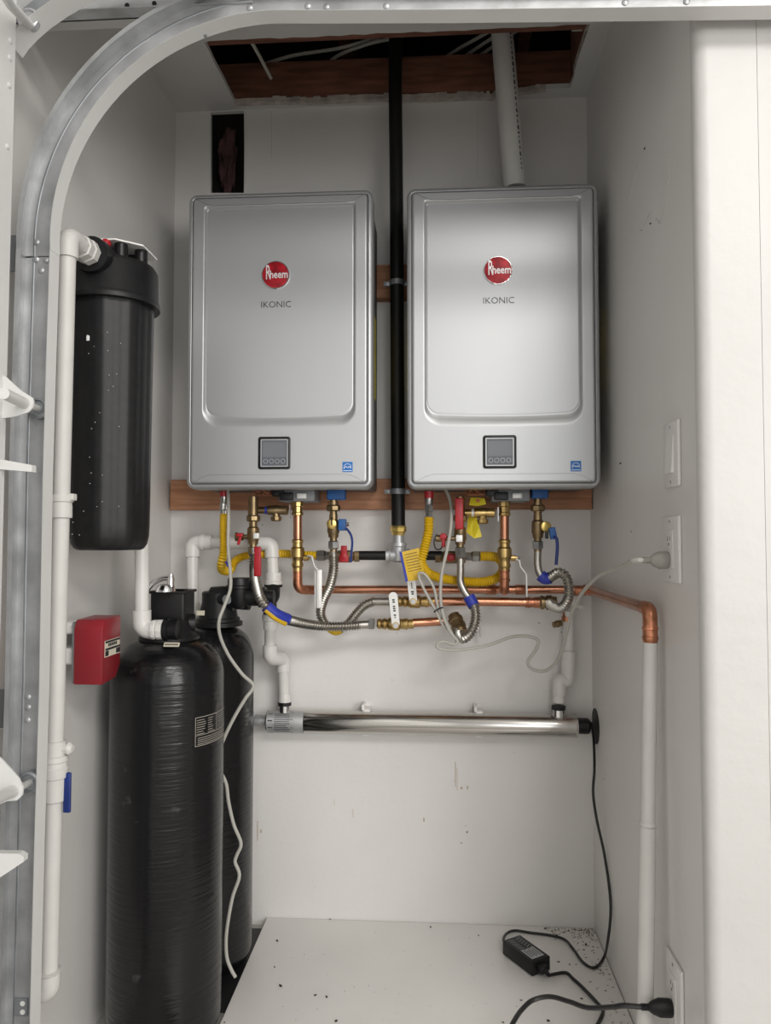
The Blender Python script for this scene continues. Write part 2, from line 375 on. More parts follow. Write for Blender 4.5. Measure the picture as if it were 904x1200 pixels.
def make_heater(loc, label):
    t = thing('water_heater', label, 'water heater', loc); L = V(loc); w = HW/2
    def out(i, y, r=.022): return [L+p for p in rr(-w+i, w-i, i, HH-i, [max(.004, r-i)]*4, y)]
    b = MB()
    b.loft([out(0, .055), out(0, .014), out(.0015, .0095), out(.005, .006), out(.0095, .0052), out(.0108, .006), out(.0112, .014)], cap0=False, cap1=False)
    b.build('outer_rim', 'silver2', t)
    c = MB()
    rings = [out(.0105, .014), out(.0132, .013), out(.0134, .004), out(.0148, .0012), out(.0175, 0), out(.0195, 0)]
    bx = (-w+.042, w-.042); tz = HH-.034; bz = .153
    def win(i, y, ib, rb, sag): return [L+p for p in rr(bx[0]+i, bx[1]-i, bz+ib, tz-i, [rb, rb, .007, .007], y, sag=sag)]
    rings += [win(-.002, 0, -.002, .043, .003), win(0, 0, 0, .042, .003), win(.0015, .0008, .006, .040, .003), win(.004, .005, .018, .034, .005), win(.0055, .0085, .028, .030, .006), win(.0065, .0092, .0315, .029, .0065), win(.0075, .0085, .0335, .028, .0065), win(.0095, .0085, .0355, .027, .0065)]
    c.loft(rings, cap0=False, cap1=True); c.build('front_cover', 'silver', t, angle=60)
    # raised shoulder strips along top and bottom of the cover
    for nm, zz, sgn in (('top_shoulder', HH-.0175, -1), ('bottom_shoulder', .0175, 1)):
        p = [V((-w+.0235, 0, zz))]; N = 10
        for k in range(N+1):
            q = k/N; p.append(V((-w+.025+.045*q, 0, zz+sgn*.0165*math.sin(q*math.pi/2)**1.0)))
        q2 = [V((-v.x, 0, v.z)) for v in p[::-1]]
        poly = [L+v+V((0, -.0012, 0)) for v in p+q2]
        sh_ = MB().prism(poly, (0, .0022, 0)).build(nm, 'silver', t)
        MB().tube([L+v+V((0, -.0004, 0)) for v in p+q2], .0007, 6).build('seam', 'casing', sh_)
    MB().box(L.x-w+.008, L.x+w-.008, L.y+.045, L.y+.25, L.z+.006, L.z+HH-.006, .008).build('casing', 'casing', t)
    # screws and yellow label on the casing side
    for zz in (.04, .16, .56, .70):
        MB().lathe((L.x+w-.0085, L.y+.10, L.z+zz), X, [(0, .004), (.002, .004), (.003, .002)], 8).build('screw', 'steels', t)
    MB().box(L.x+w-.0082, L.x+w-.0072, L.y+.06, L.y+.20, L.z+.25, L.z+.47).build('guide_label', 'yel2', t, label='yellow label on the side of the casing')
    # badge
    cx, cz = -.010, .533; P = L+V((cx, .0085, cz))
    g = MB().lathe(P, (0, -1, 0), [(0, .0355), (.003, .0355), (.0042, .0345), (.0042, .0330), (.003, .0326)], 48).build('badge', 'chrome', t)
    MB().lathe(P+V((0, -.001, 0)), (0, -1, 0), [(0, .0328), (.0028, .0326), (.0034, .029)], 48).build('badge_face', 'red', g, label='glossy red badge disc')
    tx = text_mb('heem', .0275, P+V((.0085, -.0046, .0000)), sx=.76, bold=.0004)
    tx.merge(text_mb('R', .052, P+V((-.0185, -.0046, .0045)), sx=.42, bold=.0003).bm)
    tx.build('badge_lettering', 'letter', g, smooth=False)
    text_mb('IKONIC', .0225, L+V((cx+.001, .0082, cz-.074)), sx=1.0, bold=-.0002).build('model_lettering', 'darkletter', t, smooth=False)
    # control panel
    px_, pz = -.009, .0875; P = L+V((px_, 0, pz))
    def sq(h, y, rad): return [P+p for p in rr(-h, h, -h, h, [rad]*4, y)]
    fr = MB().loft([sq(.0400, 0, .006), sq(.0400, -.003, .006), sq(.0385, -.004, .005), sq(.0345, -.004, .003), sq(.0345, -.001, .003)], cap0=False).build('control_panel', 'blk', t)
    MB().loft([sq(.0340, -.001, .002), sq(.0340, -.0026, .002), sq(.0315, -.0026, .001), sq(.0315, -.0012, .001)], cap0=False, cap1=False).build('panel_border', 'silver2', fr)
    MB().box(P.x-.0315, P.x+.0315, P.y-.0018, P.y-.001, P.z-.0315, P.z+.0315).build('keypad', 'keypad', fr, smooth=False)
    MB().box(P.x-.0285, P.x+.0285, P.y-.0026, P.y-.0018, P.z-.0105, P.z+.0265).build('screen', 'screen', fr, smooth=False)
    for k in range(4):
        q = P+V((-.0215+.0143*k, -.0018, -.0205))
        MB().loft([[q+V((r_*math.cos(a_), y_, r_*math.sin(a_))) for a_ in [2*math.pi*i/18 for i in range(18)]] for r_, y_ in ((.0057, 0), (.0055, -.0010), (.0049, -.0010), (.0048, 0))], False, False).build('button', 'ring', fr)
    # blue energy sticker
    q = L+V((HW/2-.061, 0, .052))
    st = MB().box(q.x-.0125, q.x+.0125, q.y-.0008, q.y+.0002, q.z-.0125, q.z+.0125).build('energy_sticker', 'blue', t, smooth=False, label='small square blue sticker with a white swoosh')
    sw = MB(); pp = [q+V((-.0095, -.0012, -.004)), q+V((-.004, -.0012, .001)), q+V((.001, -.0012, -.002)), q+V((.004, -.0012, .001)), q+V((.0092, -.0012, -.003))]
    sw.tube(catmull(pp, .0015), .0009, 6)
    pp = [q+V((-.0095, -.0010, .000)), q+V((-.005, -.0010, .0065)), q+V((.002, -.0010, .0075)), q+V((.0085, -.0010, .003)), q+V((.006, -.0010, -.003))]
    sw.tube(catmull(pp, .0015), .0006, 6)
    sw.box(q.x-.011, q.x+.011, q.y-.0011, q.y-.0006, q.z-.0098, q.z-.0085)
    sw.build('sticker_print', 'white', st)
    # underside fittings: plate, plug, loose wires
    MB().box(L.x-.02, L.x+.075, L.y+.10, L.y+.20, L.z-.026, L.z+.008, .002).build('connection_plate', 'grey', t)
    MB().box(L.x-.035, L.x-.005, L.y+.09, L.y+.13, L.z-.014, L.z+.008, .003).build('plug', 'blk', t)
    wr = MB(); rg = random.Random(11)
    for k in range(7):
        a_ = L+V((-.07+.01*rg.random(), .11, .006)); pts = [a_, a_+V((rg.uniform(-.02, .03), rg.uniform(-.02, .02), -.014)), a_+V((rg.uniform(-.03, .05), rg.uniform(-.01, .02), -.006-.008*rg.random())), a_+V((rg.uniform(.0, .06), .02, .006))]
        wr.tube(catmull(pts, .004), .0013, 6)
    wr.build('loose_wire', 'copperd', t)
    MB().box(L.x-.015, L.x+.02, L.y+.085, L.y+.11, L.z-.024, L.z-.004, .002).build('connector_block', 'blk', t)
    MB().box(L.x+.03, L.x+.055, L.y+.088, L.y+.11, L.z-.020, L.z-.006, .002).build('terminal_block', 'leverw', t)
    yg = MB(); a_ = L+V((-.03, .10, -.0))
    yg.tube(catmull([a_, a_+V((.02, 0, -.010)), a_+V((.05, .01, -.018)), a_+V((.08, .02, 0))], .004), .0015, 6)
    yg.build('ground_wire', 'yel2', t)
    return t
pl = at(325.8, 572.5, HY); prr = at(590.5, 572.0, HY)
h1 = make_heater((pl.x, HY, pl.z), 'silver tankless water heater left of the black vertical pipe')
h2 = make_heater((prr.x, HY, prr.z), 'silver tankless water heater below the white vent pipe, right of the black pipe')
h1['group'] = h2['group'] = 'tankless water heaters on the back wall'

# vent pipe above right heater
v0 = at(603, 212, 1.97); v1 = at(587.5, 25, 1.96); v2 = v1+(v1-v0)*.8
t = thing('vent_pipe', 'white plastic vent pipe rising from the right heater into the ceiling hole', 'pipe', v0)
dv = v1-v0
MB().tube([v0-dv.normalized()*.02, v0, v1, v2], .0295, 24).build('pipe', 'vent', t)
pr = MB(); rg = random.Random(4)
nrm = V((.62, -.78, 0))
k = .02
while k < dv.length*.98:
    l_ = rg.uniform(.004, .012)
    c = v0+dv.normalized()*(k+l_/2)+nrm*.0296
    pr.obox(c, V((.78, .62, 0)), nrm, dv.normalized(), rg.uniform(.0012, .0028), .0004, l_/2); k += l_+.006
pr.build('pipe_print', 'darkletter', t, smooth=False)

# ============================================================ BLACK GAS PIPE AND GAS LINES
Yg = 1.99
t = thing('gas_pipe', 'thick black vertical gas pipe between the two heaters', 'pipe', at(467, 640, Yg))
MB().tube(catmull(px3([(464, 8, 1.98), (463.5, 100, 1.985), (464.5, 200, 1.99), (465.5, 330, Yg), (466, 450, Yg), (467, 618, Yg)]), .02), .0185, 20).build('pipe', 'iron', t)
MB().lathe(at(467, 616, Yg), -Z, [(0, .016), (0, .020), (.006, .0225), (.016, .0215), (.018, .018), (.026, .0165)], 8).build('union', 'gold', t, smooth=False, label='bright brass union at the foot of the pipe')
te = MB().tube([at(467, 622, Yg), at(467.5, 652, Yg)], .015, 16)
c = at(467.5, 651, Yg)
te.lathe(c+V((0, 0, .034)), -Z, [(0, .018), (0, .0215), (.009, .0215), (.012, .0185), (.03, .018), (.048, .018), (.052, .012)], 20)
te.lathe(c-V((.034, 0, 0)), X, [(0, .014), (0, .0185), (.009, .0185), (.012, .0155), (.03, .016)], 20)
te.lathe(c+V((.030, 0, 0)), -X, [(0, .014), (0, .0185), (.009, .0185), (.012, .0155), (.03, .016)], 20)
te.build('tee', 'galv', t)
MB().lathe(at(452, 651, Yg), -X, [(0, .0125), (.072, .0125)], 18).build('nipple', 'iron', t)
MB().lathe(at(481, 651, Yg), X, [(0, .0125), (.085, .0125)], 18).build('nipple', 'iron', t)
def clamp(px, py, Y, r):
    c = at(px, py, Y); k = MB()
    k.lathe(c+V((0, 0, .007)), -Z, [(0, r+.0025), (.014, r+.0025)], 20)
    k.box(c.x-r-.018, c.x-r+.002, c.y+.0, c.y+.010, c.z-.006, c.z+.006, .001); k.box(c.x+r-.002, c.x+r+.014, c.y+.0, c.y+.010, c.z-.006, c.z+.006, .001)
    k.lathe((c.x-r-.010, c.y+.001, c.z), -Y_, [(0, .0045), (.003, .0045), (.004, .002)], 8); k.lathe((c.x+r+.008, c.y+.001, c.z), -Y_, [(0, .0045), (.003, .0045), (.004, .002)], 8)
    k.build('clamp', 'galvd', t)
clamp(465.5, 332, Yg, .0185); clamp(466.5, 576, Yg, .0185)

def gas_valve(px, py, Y, label, hand):
    c = at(px, py, Y); t = thing('gas_valve', label, 'valve', c)
    k = MB().lathe(c-V((.040, 0, 0)), X, [(0, .011), (0, .0145), (.012, .0145), (.016, .012), (.024, .0165), (.056, .0165), (.064, .012), (.068, .0145), (.08, .0145)], 8); k.build('body', 'bronze', t, smooth=False)
    MB().lathe(c+V((.0, -.014, 0)), -Y_, [(0, .010), (.010, .010), (.012, .007)], 14).build('stem', 'redp', t)
    if hand: MB().obox(c+V((.001, -.022, .012)), X, -Y_, Z, .0085, .0025, .017, .002).build('handle', 'redp', t)
    if hand: MB().obox(c+V((.001, -.022, -.006)), X, -Y_, Z, .012, .003, .009, .002).build('handle_hub', 'redp', t)
    else: MB().obox(c+V((.003, -.024, 0)), X, -Y_, Z, .009, .003, .008, .003).build('handle_hub', 'redp', t)
gas_valve(404, 652, Yg, 'small brass gas valve with red wing handle below the left heater', True)
gas_valve(528, 653, Yg, 'dark gas valve with a red stub handle below the right heater', False)

def silver_fitting(k, c, d, sc=1):
    k.lathe(c, d, [(0, .010*sc), (0, .0125*sc), (.020*sc, .0125*sc), (.024*sc, .011*sc)], 12)
    k.lathe(V(c)+V(d).normalized()*.024*sc, d, [(0, .0145*sc), (.020*sc, .0145*sc), (.023*sc, .0115*sc), (.036*sc, .0115*sc)], 6)
# left gas connector
t = thing('gas_connector', 'yellow corrugated gas hose under the left heater, looping behind the hot valve', 'hose', at(263, 660, 1.95))
k = MB(); silver_fitting(k, at(262.5, 582, 1.93), -Z, .78); k.build('end_nut', 'steels', t)
MB().lathe(at(262, 583, 1.93), Z, [(0, .009), (.016, .0095)], 12).build('collar', 'redp', t, label='red collar at the heater')
corr(px3([(263, 604, 1.93), (262.5, 622, 1.912), (262.5, 645, 1.90), (260, 660, 1.905), (261, 668, 1.94), (270, 668, 1.985), (276, 657, 2.0), (290, 651, 2.01), (320, 649, 2.0), (345, 649.5, 1.99), (373, 651, 1.99)]), .0105, .0068, .0016).build('hose', 'yellow', t)
k = MB(); c = at(371, 651, 1.99); k.lathe(c, X, [(0, .0125), (.004, .016), (.022, .016), (.026, .012), (.05, .012)], 6); k.build('end_nut', 'steels', t, smooth=False)
MB().obox(at(267, 662, 1.888), V((.5, 0, -.86)), Y_, V((.86, 0, .5)), .011, .0012, .003, .001).build('print_band', 'blabel', t, label='dark blue printed band')
# right gas connector
t = thing('gas_connector', 'yellow corrugated gas hose under the right heater, curling round the brass riser', 'hose', at(503, 660, 1.93))
k = MB(); silver_fitting(k, at(503, 583, 1.92), -Z, .82); k.build('end_nut', 'steels', t)
MB().lathe(at(503, 584, 1.92), Z, [(0, .011), (.018, .0125)], 12).build('collar', 'redp', t, label='red collar at the heater')
corr(px3([(503, 606, 1.92), (502, 625, 1.92), (497, 645, 1.925), (494, 658, 1.93), (500, 670, 1.94), (515, 677, 1.955), (540, 681, 1.97), (565, 682, 1.985), (583, 677, 2.0), (590, 665, 2.005), (584, 654, 2.0), (572, 652, 1.99), (562, 652, 1.985)]), .0118, .0068, .0017).build('hose', 'yellow', t)
c = at(563, 652, 1.985); MB().lathe(c, -X, [(0, .0125), (.004, .0155), (.02, .0155), (.024, .012), (.04, .012)], 6).build('end_nut', 'steels', t, smooth=False)
# yellow warning tag
c = at(481, 663, 1.915)
t = thing('warning_tag', 'yellow printed tag with blue edge hanging beside the gas hose', 'tag', c)
MB().prism([at(471, 647, 1.915), at(491, 642, 1.92), at(497, 668, 1.915), (at(490, 680, 1.915)), at(477, 681, 1.915)], (0, .0015, 0)).build('tag_sheet', 'yellow', t, smooth=False)
MB().prism([at(468, 646, 1.914), at(471, 647, 1.914), at(478.5, 681, 1.914), at(475.5, 682, 1.914)], (0, .0015, 0)).build('tag_edge', 'blabel', t, smooth=False, label='dark blue edge of the tag')
k = MB()
for i in range(7):
    a_ = at(474.5+i*.8, 650.5+i*3.2, 1.9145); b_ = at(489+i*.9, 647+i*3.2, 1.9145); k.tube([a_, b_], .0006, 5)
k.build('tag_print', 'darkletter', t)

# ============================================================ WATER VALVES UNDER THE HEATERS
def water_valve(px, label, hot, y0, plug):
    Yv = 1.93; c = at(px, y0, Yv); s = 1.93/F
    t = thing('service_valve', label, 'valve', at(px, y0+60, Yv))
    def zz(py): return at(px, py, Yv)
    k = MB().tube([zz(582), zz(646)], .0098, 14)
    k.lathe(zz(y0+4), -Z, [(0, .013), (.012, .013), (.016, .0115), (.024, .0115)], 14)
    k.lathe(zz(611 if hot else 603), -Z, [(0, .011), (.014, .011), (.018, .0155), (.045, .0165), (.050, .014), (.060, .013)], 14)
    k.build('body', 'bronze', t)
    MB().lathe(zz(604 if hot else 592), -Z, [(0, .0165), (.003, .0185), (.013, .0185), (.016, .016)], 8).build('union_nut', 'bronze', t, smooth=False)
    MB().lathe(zz(641 if hot else 634), -Z, [(0, .0125), (.002, .0145), (.018, .0145), (.022, .011)], 6).build('hose_nut', 'steels', t, smooth=False)
    return t, zz
# left hot
t, zz = water_valve(297, 'brass hot water valve with red lever pointing down, under left heater', True, 578, None)
k = MB(); k.lathe(zz(583), -Z, [(0, .0135), (.055, .0135)], 14); k.build('tee_body', 'bronze', t)
MB().obox(at(300.5, 628, 1.905), X, Y_, Z, .0075, .004, .0075, .002).build('stem_nut', 'leverw', t)
lv = MB().obox(at(302, 658, 1.882), X, Y_, Z, .0095, .003, .038, .003); lv.build('lever', 'redp', t, label='red coated lever')
k = MB(); k.lathe(at(294, 629, 1.925), -X, [(0, .006), (.018, .006), (.020, .010), (.034, .010), (.036, .012), (.04, .012)], 12); k.build('drain_port', 'bronze', t)
MB().obox(at(281, 632, 1.905), X, Y_, V((.25, 0, 1)), .004, .002, .015, .002).obox(at(281, 627, 1.903), X, Y_, Z, .009, .003, .0045, .002).build('drain_handle', 'redp', t, label='small red drain handle')
# left cold
t, zz = water_valve(391, 'brass cold water valve with blue lever pointing down, under left heater', False, 584, None)
MB().lathe(at(389, 614, 1.915), -Y_, [(0, .013), (.006, .013), (.008, .010)], 20).build('plug', 'gold', t)
MB().obox(at(389, 611, 1.906), X, Y_, Z, .0018, .003, .010, .001).build('plug_slot', 'blk', t)
MB().obox(at(401.5, 615, 1.92), X, Y_, Z, .010, .009, .015, .002).build('drain_cap', 'bluec', t, label='blue cap on the side')
MB().lathe(at(406, 614.5, 1.912), X, [(0, .005), (.008, .005)], 8).build('stem', 'chrome', t)
MB().tube(catmull(px3([(406, 619, 1.90), (411, 626, 1.895), (413, 635, 1.895), (412, 648, 1.895), (411, 659, 1.895)]), .004), .0032, 8).build('lever', 'bluep', t, label='dark blue lever seen edge on')
MB().box(at(391, 580, 1.93).x-.016, at(391, 580, 1.93).x+.032, 1.915, 1.95, at(391, 586, 1.93).z, at(391, 572, 1.93).z, .004).build('heater_cap', 'bluec', t, label='blue plastic cap under the heater')
# right hot
t, zz = water_valve(539.5, 'brass hot water valve with red lever pointing up, under right heater', True, 580, None)
MB().lathe(zz(586), -Z, [(0, .0125), (.045, .0125)], 14).build('tee_body', 'bronze', t)
MB().obox(at(538.5, 602, 1.893), X, Y_, Z, .0105, .003, .040, .003).build('lever', 'redp', t, label='red coated lever')
MB().obox(at(538.5, 631, 1.895), X, Y_, Z, .0085, .004, .009, .002).build('stem_nut', 'leverw', t)
k = MB(); k.lathe(at(534, 631, 1.925), -X, [(0, .006), (.024, .006), (.026, .009), (.05, .009), (.052, .006)], 12); k.build('drain_port', 'bronze', t)
MB().obox(at(520, 633, 1.905), X, Y_, V((0, 0, 1)), .005, .002, .018, .002).obox(at(520, 629, 1.903), X, Y_, Z, .009, .003, .006, .002).build('drain_handle', 'redp', t, label='small red drain handle')
MB().tube(catmull(px3([(512, 626, 1.91), (509, 634, 1.905), (511, 643, 1.905), (517, 643, 1.905), (519, 637, 1.905)]), .003), .002, 6).build('drain_strap', 'blk', t)
# right cold
t, zz = water_valve(630.5, 'brass cold water valve with blue lever pointing down, under right heater', False, 586, None)
MB().lathe(at(639.5, 617, 1.912), V((.25, -1, 0)), [(0, .0135), (.006, .0135), (.008, .010)], 20).build('plug', 'gold', t)
MB().obox(at(641, 627, 1.905), X, Y_, Z, .004, .004, .009, .001).build('drain_stub', 'blk', t)
MB().obox(at(648, 625, 1.91), V((1, 0, .2)), Y_, V((-.2, 0, 1)), .008, .008, .015, .002).build('drain_cap', 'bluec', t, label='blue cap on the side')
MB().tube(catmull(px3([(649, 629, 1.905), (652.5, 631, 1.90), (653.5, 640, 1.90), (653, 650, 1.90), (652, 662, 1.90)]), .004), .0042, 8).build('lever', 'bluep', t, label='dark blue lever')
c = at(633, 578, 1.93)
MB().box(c.x-.022, c.x+.02, 1.915, 1.95, c.z-.014, c.z+.012, .004).build('heater_cap', 'bluec', t, label='blue plastic cap under the heater')
# relief valves
def relief(px, py, Y, label, tags):
    c = at(px, py, Y); t = thing('relief_valve', label, 'valve', c)
    k = MB().tube([c, c-V((0, 0, .012))], .009, 12).lathe(c-V((.046, 0, 0)), X, [(0, .009), (.024, .009), (.026, .0125), (.052, .0135), (.058, .0115), (.078, .0125), (.080, .009)], 12)
    k.lathe(c-V((-.002, 0, .008)), -Z, [(0, .010), (.008, .010), (.009, .0145), (.018, .0145), (.021, .011)], 10)
    k.build('body', 'bronze' if not tags else 'brass', t)
    MB().lathe(c-V((.027, 0, 0)), X, [(0, .0105), (.006, .0105)], 14).build('thread_band', 'blabel' if not tags else 'leverw', t)
    MB().obox(c+V((.041, -.01, -.004)), X, Y_, Z, .0012, .003, .018).build('test_lever', 'steels', t)
    return t
relief(323, 598, 1.94, 'brass relief valve branching right from the left heater hot valve', False)
relief(565, 601, 1.94, 'brass relief valve between yellow tags under the right heater', True)
t = thing('valve_tag', 'yellow tag tied over the relief valve under the right heater', 'tag', at(560, 588, 1.92))
MB().prism([at(552, 583, 1.935), at(568, 584, 1.925), at(570, 591, 1.92), (at(560, 593, 1.92)), at(550, 592, 1.925)], (0, .001, 0)).build('tag_sheet', 'yel2', t, smooth=False)
MB().lathe(at(560.5, 586.5, 1.919), -Y_, [(0, .004), (.001, .004)], 10).build('tag_mark', 'redp', t)
tag(MB().prism([at(549, 606, 1.955), at(558, 604, 1.945), at(562, 618, 1.93), at(565, 629, 1.93), at(556, 631, 1.93), at(547, 624, 1.94)], (0, .001, 0)).build('valve_tag', 'yel2', smooth=False), 'yellow tag hanging down beside the red lever valve, lower of two', 'tag')
# brass and copper risers
def riser(px, label, bot):
    Yv = 1.945; t = thing('copper_riser', label, 'pipe', at(px, bot, Yv))
    z = lambda py: at(px, py, Yv)
    MB().lathe(z(586), -Z, [(0, .0125), (.005, .0165), (.016, .0165), (.018, .0135), (.032, .0135), (.034, .0155), (.040, .0155), (.042, .0125)], 10).build('top_union', 'brass', t, smooth=False)
    MB().tube([z(603), z(640)], .0118, 16).build('pipe', 'copper', t)
    vb = MB().lathe(z(632), -Z, [(0, .0125), (.003, .0158), (.008, .0158), (.010, .0135), (.020, .0140), (.024, .0185), (.046, .0185), (.050, .0150), (.060, .0135), (.066, .016), (.072, .0155), (.075, .013), (.084, .013)], 16)
    vb.build('valve_body', 'brass', t)
    MB().lathe(z(654)+V((.016, 0, 0)), X, [(0, .008), (.012, .008), (.013, .005), (.022, .005)], 10).build('stem', 'brass', t)
    MB().lathe(z(654)+V((.033, 0, 0)), X, [(0, .007), (.006, .007)], 6).build('stem_nut', 'chrome', t, smooth=False)
    return t, z
t, z = riser(349, 'brass and copper riser with a white lever, under the middle of left heater', 690)
p = [at(361, 651, 1.935), at(366, 652, 1.93), at(369, 663, 1.93), at(373, 668, 1.93), at(373, 712, 1.93)]
k = MB()
for a_, b_ in zip(p, p[1:]):
    d = (b_-a_); k.obox((a_+b_)/2, d, Y_, d.cross(Y_), d.length/2+.001, .008, .0014, .0006)
k.build('lever', 'leverw', t, label='bent white lever seen edge on')
a_ = at(367.5, 690, 1.93)
MB().obox(at(373, 690, 1.935), X, Y_, Z, .010, .0012, .050, .001).build('lever_grip', 'leverw', t)
MB().tube(fillet([z(668), z(691), at(375, 691.5, 1.99)], .02), .0125, 14).build('elbow', 'copperd', t)
t, z = riser(591.5, 'brass and copper riser with a white lever, under the middle of right heater', 700)
p = [at(605, 655, 1.935), at(609, 657, 1.93), at(610, 664, 1.93), at(617, 673, 1.93), at(617.5, 699, 1.93)]
k = MB()
for a_, b_ in zip(p, p[1:]):
    d = (b_-a_); k.obox((a_+b_)/2, d, Y_, d.cross(Y_), d.length/2+.001, .006, .0018, .0008)
k.build('lever', 'leverw', t, label='bent white lever seen edge on')
MB().tube(fillet([z(666), z(692), at(592, 692, 2.02)], .015), .0122, 14).build('tee_drop', 'copperd', t)
MB().lathe(z(668), -Z, [(0, .0145), (.004, .0145), (.005, .013), (.022, .013), (.023, .0145), (.03, .0145)], 16).build('solder_joint', 'copperd', t)

# ============================================================ COPPER LINES
Yc = 2.035
t = thing('copper_pipe', 'long upper copper pipe along the back wall, continuing onto the right wall', 'pipe', at(520, 691, Yc))
pc = at(697, 691.5, Yc); pc.x = XR-.018
pe = atx(762, 714, XR-.028)
MB().tube([at(366, 691, Yc), at(520, 691, Yc), at(590, 691, Yc), at(688, 691, Yc)], .0112, 16).build('pipe', 'copper', t)
k = MB().tube(fillet([at(684, 691, Yc), V((XR-.018, Yc, at(697, 691.5, Yc).z)), V((XR-.018, Yc-.03, at(697, 691.5, Yc).z))], .018), .0135, 16); k.build('elbow', 'copperd', t)
run0 = V((XR-.018, Yc-.02, at(697, 691.5, Yc).z)); run1 = V((pe.x, pe.y+.012, at(762, 714, pe.y).z)); run1.z = pe.z
MB().tube([run0, run1], .0112, 16).build('pipe', 'copper', t)
MB().tube(fillet([run0.lerp(run1, .95), V((pe.x, pe.y, pe.z)), V((pe.x, pe.y, pe.z-.045))], .022), .0135, 18).build('elbow', 'copperd', t)
MB().lathe((pe.x, pe.y, pe.z-.032), -Z, [(0, .0138), (.002, .015), (.005, .015), (.006, .0138), (.018, .0138), (.019, .015), (.023, .015), (.027, .0138), (.030, .013)], 18).build('coupling', 'copperd', t)
for xx in (570, 604): MB().lathe(at(xx, 691, Yc), X, [(0, .0122), (.001, .0135), (.025, .0135), (.027, .0122)], 16).build('tee_collar', 'copperd', t)
MB().lathe(at(674, 692, Yc), X, [(0, .0135), (.03, .0135)], 16).build('coupling', 'copperd', t)
Yl = 1.985
t = thing('copper_pipe', 'lower copper pipe running right from the upper lever valve', 'pipe', at(560, 705, Yl))
MB().tube([at(500, 705, Yl), at(560, 705, Yl), at(628, 706, Yl)], .0118, 16).build('pipe', 'copper', t)
MB().lathe(at(616, 706, Yl), X, [(0, .0135), (.006, .0135), (.007, .0145), (.012, .0145), (.013, .013), (.022, .013), (.023, .0145), (.036, .0145)], 16).build('coupling', 'copperd', t)
MB().lathe(at(632, 706, Yl), X, [(0, .014), (.005, .018), (.012, .018), (.013, .0155), (.018, .0155), (.019, .0195), (.032, .0195), (.034, .016), (.045, .016)], 12).build('adapter', 'bronze', t)
t = thing('copper_pipe', 'short copper stub at the right of the lowest lever valve', 'pipe', at(500, 729, 1.975))
MB().tube([at(484, 730, 1.975), at(521, 728, 1.985)], .0115, 16).build('pipe', 'copper', t)
a_ = at(524, 729, 1.99); d = at(534, 712, 1.99)-at(529, 742, 1.94)
MB().lathe(at(541, 742, 1.95), at(528, 712, 2.0)-at(541, 742, 1.95), [(0, .017), (.008, .0185), (.010, .0165), (.016, .0165), (.018, .0205), (.026, .0205), (.028, .0175), (.036, .0175), (.038, .020), (.046, .020), (.05, .016), (.058, .016)], 14).build('adapter', 'bronze', t)

# horizontal lever valves
def ball_valve(x0, py, Y, lever_px, ly0, ly1, label):
    t = thing('ball_valve', label, 'valve', at(x0+20, py, Y))
    MB().lathe(at(x0, py, Y), X, [(0, .0105), (.004, .0135), (.010, .0135), (.012, .0115), (.018, .0145), (.024, .0145), (.026, .012), (.034, .017), (.058, .0175), (.064, .013), (.070, .0135), (.076, .015), (.081, .015), (.083, .012), (.092, .013), (.098, .0125)], 12).build('body', 'brass', t)
    MB().lathe(at(x0-3, py, Y), -X, [(0, .0135), (.002, .0155), (.014, .0155), (.016, .012)], 6).build('inlet_nut', 'steels', t, smooth=False)
    c = at(lever_px+1.5, ly1-6, Y-.03)
    lv = MB(); a_ = at(lever_px, ly0+5, Y-.040); b_ = at(lever_px+3, ly1-8, Y-.036); d = (b_-a_)
    w_ = .0115
    ring = lambda yo: [a_+V((w_*math.cos(q), yo, w_*math.sin(q))) for q in [math.pi*k/8 for k in range(9)]]+[b_+V((-w_*.9, yo, 0)), b_+V((-.006, yo, -.010)), b_+V((.006, yo, -.010)), b_+V((w_*.9, yo, 0))]
    lv.loft([ring(-.0013), ring(.0013)]); lv.build('lever', 'leverw', t, label='white stamped lever')
    k = MB(); rg = random.Random(int(x0))
    for i in range(9):
        q = a_.lerp(b_, .12+.08*i); hw_ = rg.choice([.0015, .003, .004])
        if i in (2, 6): continue
        k.box(q.x-hw_, q.x+hw_, q.y-.0022, q.y-.0012, q.z-.0020, q.z+.0018)
    k.build('lever_marking', 'darkletter', t, smooth=False)
    MB().lathe(b_+V((0, .02, -.004)), -Y_, [(0, .008), (.020, .008), (.021, .009), (.024, .009)], 12).build('stem', 'brass', t)
    MB().lathe(b_+V((0, -.002, -.004)), -Y_, [(0, .007), (.005, .007)], 6).build('stem_nut', 'galv', t, smooth=False)
ball_valve(466, 705, Yl, 481.5, 668, 711, 'brass ball valve with white lever standing up, upper of two')
ball_valve(442, 731, 1.975, 461, 694, 739, 'brass ball valve with white lever standing up, lower of two')

